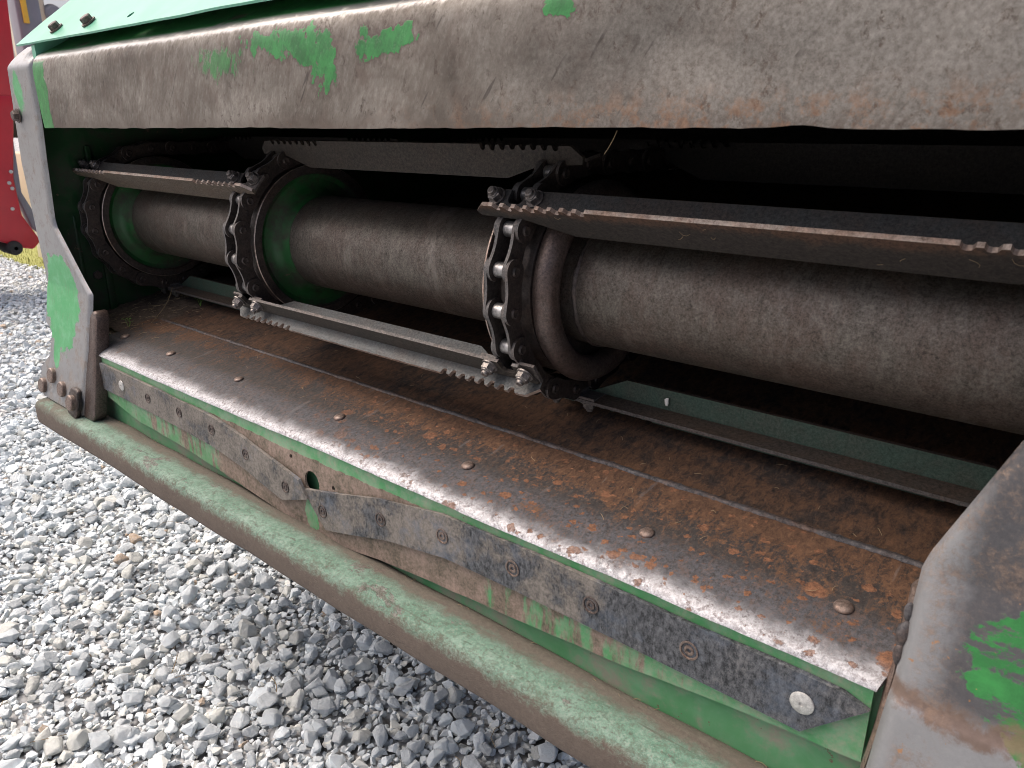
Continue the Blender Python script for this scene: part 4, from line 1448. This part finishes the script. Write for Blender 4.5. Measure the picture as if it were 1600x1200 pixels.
# grass verge and sandy wall at the end of the yard
bm = bmesh.new()
rn = random.Random(5)
for i in range(6000):
    x = rn.uniform(-12, -4.2)
    y = 1.86 + rn.uniform(0, 1) ** 1.4 * .9
    h = rn.uniform(.02, .075)
    a = rn.uniform(0, 6.28)
    w = .004
    dx, dy = math.cos(a) * w, math.sin(a) * w
    bx, by = rn.uniform(-.03, .03), rn.uniform(-.03, .03)
    p = [bm.verts.new(q) for q in ((x - dx, y - dy, 0), (x + dx, y + dy, 0), (x + bx, y + by, h))]
    bm.faces.new(p)
bv = [bm.verts.new(q) for q in ((-12.1, 1.92, .026), (-4.1, 1.92, .026), (-4.1, 2.76, .030), (-12.1, 2.76, .030))]
bm.faces.new(bv)
bv2 = [bm.verts.new(q) for q in ((-12.1, 1.84, -.004), (-4.1, 1.84, -.004))]
bm.faces.new((bv2[0], bv2[1], bv[1], bv[0]))
tag(mesh_obj('grass_verge', bm_mesh(bm), 'grass'), 'strip of dry yellow green grass beyond the gravel', 'grass', kind='stuff')
bm = bmesh.new()
add_prism(bm, [(2.75, 0), (2.95, 0), (2.95, .72), (2.75, .72)], lambda a, b, dd: (dd, a, b), -14, -4.0)
bevel_all(bm, .02, 2)
tag(mesh_obj('boundary_wall', bm_mesh(bm), 'tan_wall', None, 40), 'low sandy boundary wall behind the grass', 'wall')

# red machine parked beyond the far side plate
rm = empty('red_machine', (-4.95, 1.55, 0), 'red farm machine parked beyond the far side plate', 'farm machine')
def yz_part(name, poly, x0, x1, mat, bev=.01, parent=rm):
    bm = bmesh.new()
    add_prism(bm, poly, lambda a, b, dd: (dd, a, b), x0, x1)
    bevel_all(bm, bev, 3)
    return mesh_obj(name, bm_mesh(bm), mat, parent, 40)
yz_part('upright', [(1.30, 1.10), (1.640, 1.10), (1.725, 2.3), (1.30, 2.3)], -5.05, -4.95, 'red')
yz_part('body', [(1.0, .36), (1.40, .345), (1.50, .30), (1.56, .285), (1.605, .33), (1.535, .48), (1.53, .68), (1.60, 1.05), (1.64, 1.12), (1.0, 1.12)], -5.12, -4.94, 'red', .015)
yz_part('side_rail', [(1.60, .40), (1.64, .36), (1.66, .40), (1.585, .60), (1.60, .95), (1.572, .95), (1.553, .60)], -5.10, -5.04, 'grey_post', .006)
bw = bmesh.new()
add_lathe_x(bw, [(-.09, .05), (-.09, .30), (-.07, .34), (.07, .34), (.09, .30), (.09, .05)], 40, 0, -5.22, 1.06, .34)
mesh_obj('wheel', bm_mesh(bw), 'black_rubber', rm, 40)
bw = bmesh.new()
add_lathe_x(bw, [(-.09, .01), (-.09, .03), (-.07, .04), (.07, .04), (.09, .03), (.09, .01)], 30, 0, -5.0, 1.46, .305)
mesh_obj('roller', bm_mesh(bw), 'black_rubber', rm, 40)
for y, z in ((1.60, .98), (1.52, .72), (1.50, .66), (1.51, .63), (1.49, .52)):
    bm = bmesh.new()
    add_cyl(bm, .010, 0, .010, 12, .003)
    o = mesh_obj('bolt', bm_mesh(bm), 'alu', None, 40)
    align(o, (-4.941, y, z), (1, 0, 0))
    o.parent = rm
    o.matrix_parent_inverse = world_of(rm).inverted()
# grey guard post with a yellow marker, and a cream machine behind it
gp = empty('guard_post', (-5.3, 1.82, 0), 'grey upright post with a yellow marker beside the red machine', 'post')
yz_part('post', [(1.80, 0), (1.93, 0), (1.93, 2.1), (1.80, 2.1)], -5.35, -5.22, 'grey_post', .012, gp)
yz_part('marker', [(1.825, 1.52), (1.855, 1.52), (1.855, 2.0), (1.825, 2.0)], -5.216, -5.206, 'yellow', .003, gp)
cm = empty('cream_machine', (-6.2, 2.3, 0), 'cream and grey machine seen past the grey post', 'farm machine')
yz_part('side_panel', [(2.17, 1.1), (2.22, 1.1), (2.25, 1.52), (2.33, 1.66), (2.32, 2.3), (2.17, 2.3)], -6.5, -6.2, 'cream', .03, cm)
yz_part('leg', [(2.05, 0), (2.20, 0), (2.22, 1.2), (2.10, 1.2)], -6.46, -6.24, 'cream', .02, cm)
yz_part('roof', [(2.15, 1.80), (2.60, 1.84), (2.62, 1.90), (2.15, 1.86)], -6.5, -6.2, 'cream', .02, cm)
bm = bmesh.new()
add_lathe_x(bm, [(-.2, .0), (-.2, .06), (.0, .07), (.06, .05), (.06, .0)], 32, 0, -6.23, 2.375, 1.70)
mesh_obj('lamp', bm_mesh(bm), 'grey_post', cm, 40)
